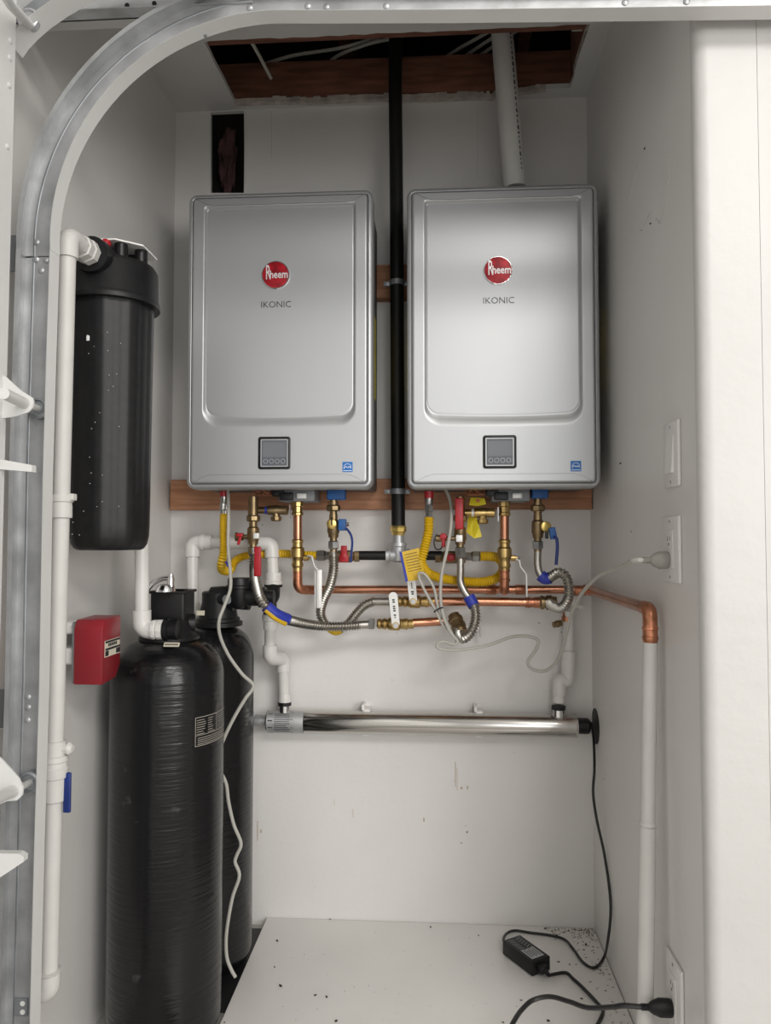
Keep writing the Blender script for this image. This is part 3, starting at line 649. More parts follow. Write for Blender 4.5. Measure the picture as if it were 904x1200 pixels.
# ============================================================ FLEXIBLE WATER HOSES
def hose(label, start, path, band=None, bandmat='blabel', endc=None):
    t = thing('flexible_hose', label, 'hose', at(*path[-1]))
    MB().tube(catmull(px3(start), .004), .0098, 14).build('tail', 'steel', t)
    corr(px3(path), .0115, .0072, .0019).build('corrugated_tube', 'steel', t)
    if band:
        MB().tube(catmull(px3(band), .004), .0152, 16).build('label_band', bandmat, t, label='dark blue printed band')
    if endc:
        MB().tube(catmull(px3(endc), .004), .0108, 14).build('cuff', 'steel', t)
    return t
t = hose('ribbed steel hose from left heater hot valve, with blue and yellow band', [(297, 645, 1.93), (297, 660, 1.93)],
     [(297.5, 652, 1.93), (298, 668, 1.918), (300.5, 686, 1.875), (307, 704, 1.838), (325, 721, 1.85), (348, 729, 1.90), (375, 733.5, 1.94), (400, 734, 1.955), (422, 732.5, 1.97)],
     [(312, 710.5, 1.837), (324, 720.3, 1.85), (337, 726, 1.876)], endc=[(420, 732.5, 1.97), (438, 731.5, 1.975)])
MB().tube(catmull(px3([(311, 714.5, 1.828), (322, 724, 1.838), (335, 731, 1.862)]), .004), .0062, 10).build('yellow_band', 'yellow', t, label='yellow lower edge of the band')
t = hose('ribbed steel hose from left heater cold valve, dipping behind its neighbour', [(391, 640, 1.93), (391, 656, 1.935)],
     [(391, 650, 1.93), (391, 668, 1.94), (387, 686, 1.955), (379, 704, 1.975), (376, 720, 1.99), (383, 733, 2.0), (395, 738, 2.005), (408, 731, 2.005), (418, 719, 2.0), (428, 709, 1.995), (440, 704.5, 1.99)],
     None, endc=[(438, 705, 1.99), (462, 705, 1.985)])
MB().tube(catmull(px3([(385, 735.5, 1.99), (393, 740, 1.995), (400, 738, 1.995)]), .003), .0105, 12).build('label_band', 'yellow', t, label='yellow band under the bend')
hose('ribbed steel hose from right heater hot valve, curling under with blue band', [(540, 648, 1.93), (540, 668, 1.93), (540, 682, 1.93), (545, 694, 1.925), (552, 703, 1.92)],
     [(551, 701, 1.92), (557, 714, 1.91), (557, 728, 1.905), (552, 741, 1.905), (544, 748, 1.915), (538, 745, 1.935), (537, 738, 1.955)],
     [(549.5, 699, 1.921), (554, 707, 1.917), (556, 710.5, 1.914)])
MB().lathe(at(540, 645, 1.93), -Z, [(0, .010), (.003, .0145), (.018, .0145), (.021, .011)], 6).build('top_nut', 'steels', [o for o in C.objects if o.name.startswith('flexible_hose')][-1], smooth=False)
t = hose('ribbed steel hose from right heater cold valve, arching over to the lower copper pipe', [(630.5, 646, 1.93), (630.5, 662, 1.93), (633, 672, 1.928), (640, 678, 1.925), (648, 674, 1.92)],
     [(646, 676, 1.92), (655, 671, 1.905), (663, 675, 1.895), (667, 688, 1.895), (666, 702, 1.90), (659, 712, 1.92), (650, 711, 1.95), (644, 707, 1.975)],
     [(633.5, 674, 1.928), (639, 678, 1.926), (645, 677, 1.921)])

# ============================================================ WHITE PIPES ON THE BACK WALL
def elbow(t, A, B, Cc, r, leg=.03, R=.022, mt='pvc', seg=20):
    A, B, Cc = V(A), V(B), V(Cc); d1 = (A-B).normalized(); d2 = (Cc-B).normalized()
    MB().tube(fillet([B+d1*leg, B, B+d2*leg], R), r+.0042, seg).build('elbow', mt, t)
R1 = .0158
Yp = 1.97
t = thing('drain_pipe', 'white plastic pipe rising from the rear tank and crossing behind the yellow hose', 'pipe', at(226, 720, Yp))
A = at(226, 722, Yp-.01); B = at(225.5, 635.5, Yp+.022); D_ = at(318.5, 637, Yp+.026); E_ = at(320.5, 684, Yp+.01)
MB().tube([A, B], R1, 20).build('pipe', 'pvc', t); MB().tube([B, D_], R1, 20).build('pipe', 'pvc', t); MB().tube([D_, E_], R1, 20).build('pipe', 'pvc', t)
elbow(t, A, B, D_, R1, .042); elbow(t, B, D_, E_, R1, .04)
A2 = A+V((-.012, -.12, -.02)); elbow(t, B, A, A2, R1, .035)
MB().lathe(E_+V((0, 0, .03)), -Z, [(0, .0165), (0, .0215), (.022, .0215), (.024, .0235), (.034, .0235), (.036, .019), (.042, .019)], 20).build('threaded_adapter', 'pvc', t)
MB().lathe(B+V((.022, 0, 0)), X, [(0, .016), (0, .0215), (.006, .023), (.010, .023), (.012, .0205), (.034, .0205)], 20).build('coupling', 'pvc', t)
# bypass head connection (black) down to the disinfection lamp tube
t = thing('drop_pipe', 'white plastic pipe stepping down to the left end of the steel tube', 'pipe', at(333, 828, 2.03))
A = at(317, 722, 1.97); B = at(316.5, 771, 1.975); D_ = at(332, 772, 2.035); E_ = at(333.5, 824, 2.04)
for a_, b_ in ((A, B), (B, D_), (D_, E_)): MB().tube([a_, b_], R1-.001, 20).build('pipe', 'pvc', t)
elbow(t, A, B, D_, R1-.001, .034, .02); elbow(t, B, D_, E_, R1-.001, .034, .02)
MB().lathe(A+V((0, 0, .005)), -Z, [(0, .0155), (0, .022), (.016, .022), (.018, .019), (.040, .019)], 20).build('collar', 'pvc', t)
MB().lathe(at(334, 813, 2.04), -Z, [(0, .0150), (.012, .0175), (.022, .0175)], 20).build('collar', 'pvc', t)
t2 = thing('drop_pipe', 'white plastic pipe stepping down to the right end of the steel tube', 'pipe', at(655, 828, 2.04))
A = at(667, 722, 2.03); B = at(666.5, 800, 2.03); D_ = at(655, 801, 2.042); E_ = at(655, 826, 2.04)
A = at(667, 716, 2.045); B = at(666, 797, 2.05); D_ = at(655.5, 797, 2.045); E_ = at(655, 823, 2.04)
MB().tube([A, B], R1-.0005, 20).build('pipe', 'pvc', t2); MB().tube([D_, E_], R1-.002, 20).build('pipe', 'pvc', t2)
MB().tube(fillet([B+V((0, 0, .05)), B+V((0, 0, -.004)), D_+V((0, 0, .004)), D_-V((0, 0, .04))], .02), .0185, 20).build('offset_elbow', 'pvc', t2)
MB().lathe(at(666.5, 763, 2.047), -Z, [(0, .0155), (0, .019), (.05, .019), (.05, .0155)], 20).build('coupling', 'pvc', t2)
MB().lathe(at(665, 728, 2.045), Z, [(0, .015), (.012, .0145), (.014, .012), (.024, .012)], 14).build('copper_adapter', 'copperd', t2, label='copper adapter at the top')
MB().lathe(at(658, 730, 2.03), V((-1, -.4, -.2)), [(0, .008), (.014, .010), (.018, .008), (.024, .008)], 10).build('vent_plug', 'bronze', t2)
MB().lathe(at(655, 815, 2.04), -Z, [(0, .0145), (.008, .0165), (.018, .0165)], 20).build('collar', 'pvc', t2)
# clips
c = at(674, 707, 2.06); tag(MB().box(c.x-.013, c.x+.012, c.y-.01, YB, c.z-.012, c.z+.022, .003).lathe((c.x+.014, c.y-.004, c.z-.01), -Y_, [(0, .006), (.008, .006)], 12).build('pipe_clip', 'pvc'), 'white plastic clip at the right end of the copper pipes', 'clip')
c = at(559, 738, 2.05); tag(MB().box(c.x-.013, c.x+.010, c.y, YB, c.z-.006, c.z+.008, .003).box(c.x+.008, c.x+.013, c.y-.008, c.y+.006, c.z-.020, c.z+.005, .002).build('pipe_clip', 'pvc'), 'white plastic clip behind the curled steel hose', 'clip')

# ============================================================ STEEL DISINFECTION TUBE
Yu = 2.046; ur = .0305
u0 = at(313, 844.5, Yu); u1 = at(676, 851, Yu); u0.z = u1.z = (u0.z+u1.z)/2
t = thing('steel_tube', 'polished steel ultraviolet water treatment tube lying along the back wall', 'water filter', (u0.x, Yu, u0.z))
MB().lathe(u0, u1-u0, [(0, ur-.004), (.001, ur-.001), (.003, ur), ((u1-u0).length-.004, ur), ((u1-u0).length-.003, ur+.001), ((u1-u0).length, ur+.001)], 40).build('tube', 'uv', t)
lb = MB(); seg = 20; x0 = u0.x+.004; x1 = at(355, 845, Yu-.03).x
rings = [[V((x, Yu-(ur+.0008)*math.cos(q), u0.z+(ur+.0008)*math.sin(q))) for q in [math.radians(-75+150*i/seg) for i in range(seg+1)]] for x in (x0, x1)]
lb.loft(rings, False, False, closed=False); lab = lb.build('rating_label', 'galv', t, label='silver printed label wrapped round the left end')
def strip(mb, xa, xb, q0, q1, rad, cx, cyy, cz):    # small patch on a lying cylinder
    mb.loft([[V((x, cyy-rad*math.cos(q), cz+rad*math.sin(q))) for q in [q0+(q1-q0)*i/3 for i in range(4)]] for x in (xa, xb)], False, False, closed=False)
k = MB(); rg = random.Random(5)
for i in range(11):
    q = math.radians(48-9.6*i); strip(k, x0+.022, x0+.022+.045*rg.uniform(.75, 1), q, q+math.radians(3), ur+.0012, 0, Yu, u0.z)
strip(k, x0+.004, x0+.017, math.radians(-55), math.radians(50), ur+.0012, 0, Yu, u0.z)
strip(k, x0+.068, x0+.072, math.radians(-60), math.radians(62), ur+.0012, 0, Yu, u0.z)
k.build('label_print', 'darkletter', lab)
MB().lathe(u0+V((.0, 0, 0)), -X, [(0, .015), (.010, .015), (.011, .012), (.015, .012), (.016, .017), (.032, .017), (.034, .014)], 16).build('end_nut', 'galv', t)
MB().lathe(u1, X, [(0, .0205), (.022, .021), (.030, .021), (.034, .018)], 20).build('end_cap', 'blk', t, label='black rubber cap at the right end')
for xx in (333.5, 655):
    c = at(xx, 838, 2.04)
    MB().lathe((c.x, 2.04, u0.z+ur-.004), Z, [(0, .016), (.018, .016), (.02, .014), (.022, .014)], 20).build('port', 'chrome', t)
    MB().lathe((c.x, 2.04, u0.z+ur+.014), Z, [(0, .015), (0, .019), (.010, .019), (.010, .015)], 8).build('port_nut', 'blkm', t, smooth=False)
for xx, yy in ((429, 829), (561, 831)):
    c = at(xx, yy, 2.045)
    tag(MB().box(c.x-.012, c.x-.004, c.y-.006, YB-.001, u0.z+ur-.002, u0.z+ur+.018, .002).box(c.x-.012, c.x+.012, c.y-.006, YB-.001, u0.z+ur-.001, u0.z+ur+.006, .002).box(c.x-.008, c.x+.008, c.y-.004, YB-.001, u0.z-ur-.004, u0.z-ur+.0, .001).box(c.x-.008, c.x+.008, YB-.0035, YB-.001, u0.z-ur-.004, u0.z+ur+.016).build('tube_clip', 'plate'), 'white clip holding the steel tube, ' + ('left of two' if xx < 500 else 'right of two'), 'clip')

# ============================================================ TANKS
TZ = at(194, 748, 1.63).z; TR = .122; TX = -.590
def tank(cx, cyy, r, ztop, label):
    t = thing('pressure_tank', label, 'tank', (cx, cyy, 0)); prof = []
    for k in range(9):
        a = math.pi/2*k/8; prof.append((.045-.045*math.cos(a), r-.045+.045*math.sin(a)))
    prof += [(.3, r), (.55, r+.0005)]; h = ztop; dome = .085
    for k in range(13):
        a = math.pi/2*k/12; prof.append((h-dome+dome*math.sin(a), .030+(r-.030)*math.cos(a)**.85 if k < 12 else .030))
    MB().lathe((cx, cyy, 0), Z, prof, 72).build('shell', 'tank', t, angle=60)
    return t
t1 = tank(TX, 1.63, TR, TZ, 'glossy black tank in front, standing on the floor at left')
t2 = tank(TX+.002, 1.90, TR, TZ, 'black tank standing behind the front tank')
def tank_patch(mb, cx, cyy, r, a0, a1, z0, z1, n=8):
    mb.loft([[V((cx+r*math.sin(a), cyy-r*math.cos(a), z)) for a in [a0+(a1-a0)*i/n for i in range(n+1)]] for z in (z0, z1)], False, False, closed=False)
def ang(px): return math.asin(max(-1, min(1, (at(px, 860, 1.55).x-TX)/TR)))
zz0 = at(235, 880, 1.52).z; zz1 = at(235, 845, 1.52).z
RL = TR+.0008; a0, a1 = math.radians(47), math.radians(102)
k = MB()
for (b0, b1, c0, c1) in [(a0, a1, zz1-.0015, zz1), (a0, a1, zz0, zz0+.0015), (a0, a0+.012, zz0, zz1), (a1-.012, a1, zz0, zz1), (a0, a1, zz0+.022, zz0+.0232), (a0+.50, a0+.512, zz0+.024, zz1)]:
    tank_patch(k, TX, 1.63, RL, b0, b1, c0, c1)
rg = random.Random(9)
for i in range(8):
    z_ = zz1-.006-.0048*i
    if z_ < zz0+.025: break
    tank_patch(k, TX, 1.63, RL, a0+.03, a0+.03+rg.uniform(.12, .2), z_-.0014, z_, 3); tank_patch(k, TX, 1.63, RL, a0+.27, a0+.27+rg.uniform(.1, .18), z_-.0014, z_, 3)
    tank_patch(k, TX, 1.63, RL, a0+.54, a0+.54+rg.uniform(.3, .4), z_-.0010, z_, 4)
for i in range(4): tank_patch(k, TX, 1.63, RL, a0+.05, a0+.9-rg.random()*.1, zz0+.016-.0042*i, zz0+.0175-.0042*i, 8)
k.build('printed_label', 'finelabel', t1, label='rectangle of fine pale print on the tank side')
c = at(202, 755.5, 1.565)
zt = c.z
t_ = MB().obox(V((at(202, 755, 1.545).x, 1.541, at(202, 755.5, 1.541).z)), X, V((0, -.75, .66)), V((0, .66, .75)), .0165, .0008, .0048).build('name_sticker', 'label', t1, smooth=False, label='small cream sticker under the tank head')
c = V((at(202, 755, 1.545).x, 1.541, at(202, 755.5, 1.541).z))
k = MB()
for i in range(8): k.obox(c+V((-.013+.0037*i, -.0011, .0006)), X, V((0, -.75, .66)), V((0, .66, .75)), .0012, .0004, .0020)
k.build('sticker_print', 'darkletter', t_, smooth=False)
# front tank head
XADP = at(166.5, 735, 1.585).x+.050
HY_ = 1.648; hx, hz = at(203, 720, 1.65).x, TZ
t = thing('tank_head', 'black valve head with chrome tap on top of the front tank', 'valve head', (hx, 1.63, hz))
MB().lathe((hx-.004, HY_-.01, hz-.006), Z, [(0, .060), (.004, .066), (.010, .066), (.014, .060), (.034, .050), (.044, .046), (.050, .046)], 32).build('flange', 'blk', t)
tz1 = at(200, 694, 1.58).z
MB().box(hx-.040, hx+.038, HY_-.034, HY_+.04, hz+.030, tz1, .006).box(hx-.043, hx+.041, HY_-.037, HY_+.043, tz1-.006, tz1, .0015).build('body', 'blkm', t)
k = MB(); k.lathe((hx+.0, 1.60, tz1), Z, [(0, .022), (.006, .021), (.014, .016), (.017, .008)], 20)
k.tube(catmull([V((hx-.042, 1.60, tz1+.002)), V((hx-.028, 1.60, tz1+.018)), V((hx-.006, 1.60, tz1+.028)), V((hx+.012, 1.60, tz1+.029))], .004), .0055, 12)
k.lathe((hx+.012, 1.60, tz1+.010), Z, [(0, .008), (.018, .008), (.024, .006), (.028, .006)], 12)
k.build('tap', 'chrome', t)
MB().lathe((XADP, 1.588, hz+.024), X, [(0, .022), (.001, .0265), (.010, .0265), (.012, .022), (.030, .022)], 20).build('inlet_nut', 'blk', t)
MB().lathe((hx+.030, 1.65, hz+.030), V((1, .3, 0)), [(0, .022), (.020, .022)], 16).build('outlet', 'blk', t)
# rear tank head and bypass
hx2 = at(252, 720, 1.90).x+.0
t = thing('tank_head', 'black valve head and bypass block on top of the rear tank', 'valve head', (TX, 1.90, hz))
c0 = at(256, 722, 1.90); bz_ = at(256, 731, 1.90).z
MB().lathe((c0.x, 1.90, bz_-.004), Z, [(0, .062), (.010, .062), (.012, .055), (.020, .055), (.022, .050), (.045, .046), (.060, .042), (.085, .042), (.088, .038)], 32).build('flange', 'blkm', t)
c1 = at(258, 701, 1.90)
MB().lathe((c1.x-.02, 1.89, c1.z), X, [(0, .030), (.03, .032), (.06, .032), (.062, .026), (.078, .026), (.08, .029), (.10, .029)], 20).build('manifold', 'blk', t)
cb = at(283, 695, 1.90)
MB().lathe((cb.x, 1.88, at(283, 677, 1.88).z), -Z, [(0, .028), (.004, .030), (.018, .030), (.020, .034), (.026, .034), (.028, .028), (.062, .027), (.074, .020), (.080, .010)], 24).build('bypass_body', 'blk', t)
MB().lathe((cb.x+.02, 1.88, at(300, 700, 1.88).z), X, [(0, .022), (.03, .022), (.032, .026), (.045, .026), (.047, .018), (.070, .018)], 16).build('bypass_arm', 'blkm', t)
e0 = at(320.5, 684, 1.98); e1 = at(317, 722, 1.97)
MB().tube(fillet([e0, at(320, 699, 1.955), at(316, 704, 1.955), e1], .015), .0185, 18).build('bypass_port', 'blk', t)
MB().lathe(e0, -Z, [(0, .021), (.003, .025), (.008, .025), (.010, .021)], 20).build('port_nut', 'blk', t)
MB().lathe((c1.x+.03, 1.862, c1.z), -Y_, [(0, .012), (.004, .012)], 14).build('bolt', 'galvd', t)
p_ = at(236, 718, 1.86)
MB().box(p_.x-.010, p_.x+.011, 1.852, 1.853, p_.z-.006, p_.z+.006).build('name_sticker', 'label', t, smooth=False, label='small white sticker on the head')

# ============================================================ FILTER HOUSING AND LEFT WHITE PIPES
FX, FY = -.648, 1.45
fz0 = at(120, 645, FY-.06).z; fz1 = at(120, 342, FY-.09).z; fz2 = at(120, 300, FY-.05).z
t = thing('filter_housing', 'large black water filter housing hanging on the left wall', 'water filter', (FX, FY, fz0))
k = MB(); N = 72; rings = []
def frad(a, base):     # ribs run up the bowl
    d = a % (math.pi/4); rib = .0028 if d < .10 or (.17 < d < .27) else 0
    return base+rib
for zq, rb in [(0, .058), (.003, .064), (.012, .070), (.028, .0735), (.05, .0745), (.2, .0755), (fz1-fz0-.002, .0785)]:
    rings.append([V((FX+frad(2*math.pi*i/N, rb)*math.cos(2*math.pi*i/N), FY+frad(2*math.pi*i/N, rb)*math.sin(2*math.pi*i/N), fz0+zq)) for i in range(N)])
k.loft(rings); k.build('bowl', 'blkm', t, angle=50)
hcap = fz2-fz1
MB().lathe((FX, FY, fz1-.004), Z, [(0, .084), (0, .0925), (.006, .0935), (.012, .0915), (.016, .089), (hcap-.012, .088), (hcap-.002, .082), (hcap+.002, .070), (hcap+.004, .04)], 56).build('cap', 'blkm', t)
zp = at(130, 281, 1.39).z
for dx, dy in ((.030, .03), (.058, .00), (.0, .055), (.032, -.036)): MB().lathe((FX+dx, FY+dy, fz2-.006), Z, [(0, .0135), (zp-fz2+.006, .0125)], 14).build('mount_post', 'blk', t)
k = MB().prism([V((XL, FY-.06, zp)), V((FX+.03, FY-.06, zp)), V((FX+.072, FY-.025, zp)), V((FX+.072, FY+.05, zp)), V((XL, FY+.07, zp))], (0, 0, .003))
k.prism([V((XL, FY-.06, zp-.07)), V((XL, FY+.07, zp-.07)), V((XL, FY+.07, zp)), V((XL, FY-.06, zp))], (.003, 0, 0)).build('bracket', 'plate', t, smooth=False, label='white metal bracket plate above the cap')
# inlet boss and ribs, facing the viewer side
bz = at(92, 290, 1.33).z-.004
MB().lathe((FX, FY-.02, bz), -Y_, [(0, .036), (.06, .036), (.072, .034), (.080, .034), (.080, .026)], 28).build('inlet_boss', 'blk', t)
MB().lathe((FX, FY+.02, bz), Y_, [(0, .036), (.06, .036), (.08, .034)], 28).build('outlet_boss', 'blk', t)
MB().lathe((FX+.01, FY-.055, bz+.030), Z, [(0, .009), (.010, .009), (.014, .007)], 12).build('release_button', 'redp', t, label='small red release button')
# specks of white paint
k = MB(); rg = random.Random(2)
for i in range(26):
    a = rg.uniform(-2.2, -.9); z_ = fz0+rg.uniform(.02, .42); q = V((FX+.0795*math.cos(a), FY+.0795*math.sin(a), z_)); k.obox(q, V((-math.sin(a), math.cos(a), 0)), V((math.cos(a), math.sin(a), 0)), Z, .0005, .0008, .0005)
a = -1.73; q = V((FX+.0795*math.cos(a), FY+.0795*math.sin(a), at(104, 396, 1.37).z)); k.obox(q, V((-math.sin(a), math.cos(a), 0)), V((math.cos(a), math.sin(a), 0)), Z, .0030, .0012, .0050, .0008)
k.build('paint_speck', 'white', t, smooth=False, kind='stuff')

# main riser at the very left
PX_, PY_ = FX-.002, 1.268
pt = bz
t = thing('riser_pipe', 'white painted riser pipe beside the garage track, feeding the black filter', 'pipe', (PX_, PY_, 0.1))
zb_ = at(58, 1150, PY_).z; xb_ = at(57.5, 1150, PY_).x
B = V((PX_, PY_, pt)); A = V((xb_, PY_, zb_))
MB().tube([A, B], .0145, 20).build('pipe', 'pvcp', t)
elbow(t, A, B, V((PX_, FY-.08, pt)), .0140, .040, .028, 'pvcp')
MB().lathe((PX_, PY_+.034, pt), Y_, [(0, .019), (.010, .019), (.011, .022), (.028, .022), (.030, .024), (.046, .024), (.047, .020), (.075, .020)], 8).build('threaded_adapter', 'pvcp', t)
def onpipe(py): p = at(70, py, PY_); q = A.lerp(B, (p.z-A.z)/(B.z-A.z)); return q
MB().lathe(onpipe(580), -Z, [(0, .0150), (0, .0205), (.012, .0205), (.013, .018), (.018, .018), (.02, .0185), (.040, .0185), (.041, .0145)], 20).build('coupling', 'pvcp', t)
q = onpipe(580); MB().box(q.x+.006, q.x+.025, q.y-.008, q.y+.008, q.z-.010, q.z+.002, .002).build('coupling_tab', 'pvcp', t)
v_ = onpipe(868)
MB().lathe(v_, -Z, [(0, .0150), (.0, .018), (.024, .018), (.026, .0215), (.034, .0225), (.036, .021), (.044, .0215), (.046, .0235), (.062, .0225), (.064, .020), (.102, .019), (.104, .0145)], 20).build('valve_body', 'pvcp', t)
q = onpipe(877); MB().lathe(q+V((.010, 0, .0)), X, [(0, .009), (.014, .009), (.015, .0115), (.019, .010), (.022, .006)], 9).build('valve_stem', 'pvcp', t)
q = onpipe(930); MB().box(q.x+.018, q.x+.031, q.y-.004, q.y+.002, at(80, 952, PY_).z, at(80, 905, PY_).z, .002).build('valve_lever', 'bluep', t, label='dark blue valve lever')
elbow(t, B, A+V((0, 0, -.018)), V((XL-.01, PY_+.01, A.z-.012)), .0145, .034, .024, 'pvcp')
MB().lathe(A+V((0, 0, .014)), Z, [(0, .019), (.004, .021), (.006, .0145)], 20).build('socket_rim', 'pvcp', t)

# outlet pipe from the filter down to the front tank head
ox = FX+.004; oy = 1.585
t = thing('outlet_pipe', 'white plastic pipe from the black filter down to the front tank head', 'pipe', (ox, oy, hz))
tb = V((at(166.5, 735, oy).x, oy, hz+.024)); tp = V((ox, oy, bz))
MB().tube([tp, V((tb.x, oy, tb.z))], .0150, 20).build('pipe', 'pvc', t)
elbow(t, tp, tb, tb+V((.08, 0, 0)), .0155, .042, .024)
elbow(t, tb, tp, tp-V((0, .08, 0)), .0150, .034, .022)
MB().lathe(tb+V((.018, 0, 0)), X, [(0, .0205), (.006, .021), (.008, .0225), (.014, .0225), (.016, .0205), (.019, .023), (.031, .023)], 10).build('threaded_adapter', 'pvc', t)
q = at(171, 461, oy); f_ = (q.z-tb.z)/(tp.z-tb.z); q = tb.lerp(tp, f_); MB().lathe(q, Z, [(-.022, .0150), (-.022, .0180), (.012, .0180), (.014, .0165), (.016, .0180), (.030, .0180), (.030, .0150)], 20).box(q.x+.012, q.x+.024, q.y-.006, q.y+.006, q.z-.004, q.z+.010, .002).build('coupling', 'pvc', t)

# red control box on the left wall
bn, bf = 1.42, 1.505; xo = at(120, 765, bn).x; xi = xo-.058
zt_ = at(120, 727, bn).z; zb2 = at(120, 803, bn).z
t = thing('alarm_box', 'red metal box with a cream label mounted on the left wall', 'control box', (xi, bn, zb2))
k = MB()
poly = [(bn, zb2), (bn, zt_-.016), (bn+.010, zt_), (bf, zt_+.002), (bf, zb2+.03), (bf-.02, zb2+.004)]
k.prism([V((xi, y, z_)) for y, z_ in poly], (xo-xi, 0, 0))
bmesh.ops.bevel(k.bm, geom=k.bm.edges[:], offset=.0025, segments=2, affect='EDGES', profile=.5)
k.build('cover', 'redbox', t)
MB().box(xi-.004, xi, bn+.003, bf-.003, zb2+.002, zt_-.004).build('back_plate', 'galvd', t, smooth=False)
MB().box(XL, xi-.004, bn+.018, bf-.012, zb2+.035, zb2+.068, .006).box(XL, xi-.004, bn+.015, bf-.01, zt_-.03, zt_-.006, .006).build('wall_box', 'plate', t)
l0 = at(131, 768, 1.45); za, zb3 = at(131, 768, 1.46).z, at(131, 749, 1.46).z
lb = MB().box(xo, xo+.0008, bn+.010, bf-.006, za, zb3).build('box_label', 'label', t, smooth=False, label='cream and dark printed label')
k = MB().box(xo+.0008, xo+.0013, bn+.011, bf-.007, zb3-.005, zb3-.001).box(xo+.0008, xo+.0013, bn+.011, bf-.007, za+.013, za+.017)
k.box(xo+.0008, xo+.0013, bn+.011, bn+.026, za+.002, za+.012).box(xo+.0008, xo+.0013, bf-.024, bf-.007, za+.002, za+.012)
for i in range(6): k.box(xo+.0008, xo+.0013, bn+.024+.007*i, bn+.029+.007*i, za+.020, za+.026)
k.build('label_print', 'darkletter', lb, smooth=False)

# ============================================================ GARAGE TRACK AND DOOR
def sweep(mb, path, nrm, prof):     # prof: (inward offset, depth) closed polygon
    rings = []
    for p, n in zip(path, nrm): rings.append([p+n*a_+V((0, b_, 0)) for a_, b_ in prof])
    mb.loft(rings)
YT = 1.205
cpx, cpy, Rp = 334, 291, 266
low = [(41, 1290), (45, 1200), (50.5, 980), (56, 800), (60, 560), (64, 420), (67.8, 300)]
arc = [(cpx-Rp*math.cos(math.radians(a)), cpy-Rp*math.sin(math.radians(a))) for a in range(-2, 90, 3)]
top = [(400, 25.2), (530, 24.8), (700, 23), (904, 20.5), (1150, 17.5)]
def mkpath(pxs):
    P = [at(x, y, YT) for x, y in pxs]; Nn = []
    for i in range(len(P)):
        d = P[min(i+1, len(P)-1)]-P[max(i-1, 0)]; d.normalize(); Nn.append(V((-d.z, 0, d.x)))   # outward normal
    return P, Nn
def track(pxs, label, nm):
    P, Nn = mkpath(pxs); t = thing(nm, label, 'garage track', P[0])
    k = MB(); sweep(k, P, Nn, [(.001, 0), (.001, .002), (.056, .002), (.056, 0)]); k.build('web', 'galv', t, label='bare galvanized channel back')
    k = MB(); sweep(k, P, Nn, [(0, .002), (0, -.028), (-.002, -.030), (-.002, .002)]); k.build('inner_flange', 'paint', t, label='white painted inner flange')
    k = MB(); sweep(k, P, Nn, [(.056, .002), (.058, .002), (.058, -.026), (.055, -.032), (.047, -.033), (.047, -.031), (.053, -.030), (.056, -.025)]); k.build('outer_lip', 'galv', t)
    k = MB(); sweep(k, P, Nn, [(.040, -.0), (.041, -.0006), (.043, -.0006), (.044, 0)]); k.build('rib', 'galvd', t)
    return t, P, Nn
tl, Pl, Nl = track(low, 'vertical galvanized garage door track with a white painted flange, at left', 'door_track')
tcv, Pc, Nc = track(arc+top, 'curved garage door track arching over and along the top of the opening', 'curved_track')
def bolt(t, px, py, Y=YT, r=.0052, m_='galv'):
    c = at(px, py, Y); MB().lathe(c, -Y_, [(0, r), (.0015, r), (.003, r*.55)], 12).build('bolt', m_, t)
for x, y in ((43, 284), (293, 9), (453, 7), (361, 7), (383, 8), (733, 3), (805, 2)): bolt(tcv, x, y)
for x, y in ((42.5, 304), (48.5, 317), (33, 817), (33, 829), (32.5, 844), (54, 305)): bolt(tl, x, y)
# screws in the painted flange of the curve
for x, y in ((241, 41),):
    c = at(x, y, 1.185); MB().lathe(c+V((-.001, 0, -.001)), V((.5, -.2, -.85)), [(0, .003), (.002, .003)], 8).build('screw', 'galvd', tcv)
# jamb brackets
def bracket(x0, x1, y0, y1, Y, label, holes=()):
    a = at(x0, y1, Y); b = at(x1, y0, Y); t = thing('track_bracket', label, 'bracket', a)
    MB().box(a.x, b.x, Y, Y+.004, a.z, b.z, .0008).build('plate', 'grey', t, smooth=False)
    for x, y in holes: MB().lathe(at(x, y, Y-.0002), -Y_, [(0, .0042), (.0006, .0042)], 12).build('hole', 'leverw', t)
bracket(10, 36, 275, 318, 1.215, 'dark grey bracket behind the top of the vertical track')
bracket(-20, 12, 808, 853, 1.215, 'dark grey bracket at the left edge beside the track')
bracket(16, 32, 1171, 1191, YT-.004, 'small grey bracket with two holes at the foot of the track', ((26.5, 1176), (26.5, 1186)))
# perforated angle and upper track
a = at(30, 27, 1.225); b = at(300, 0, 1.225)
t = thing('perforated_angle', 'galvanized perforated angle iron above the closet opening at top left', 'angle iron', a)
MB().box(a.x-.02, b.x, 1.224, 1.227, a.z, a.z+.06).box(a.x-.02, b.x, 1.20, 1.227, a.z-.0, a.z+.002).build('angle', 'galv', t, smooth=False)
k = MB()
for x, y, r in ((130, 12.5, 5), (149, 6.3, 7), (181, 4, 7), (220, 8, 7), (100, 4, 5)): MB().lathe(at(x, y, 1.2238), -Y_, [(0, r*.0006), (.0008, r*.0006)], 14).build('punched_hole', 'blkm', t)
up = [(25, 67), (32, 57), (43, 45), (58, 32), (78, 18), (100, 5), (125, -7), (155, -17), (190, -23), (260, -27)]
P = [at(x, y, 1.15) for x, y in up]; Nn = []
for i in range(len(P)):
    d = (P[min(i+1, len(P)-1)]-P[max(i-1, 0)]).normalized(); Nn.append(V((-d.z, 0, d.x)))
t = thing('upper_track', 'short white curved upper track at the top left corner', 'garage track', P[0])
k = MB(); sweep(k, P, Nn, [(0, 0), (0, -.040), (-.002, -.042), (-.003, .0)]); k.build('inner_flange', 'paint', t)
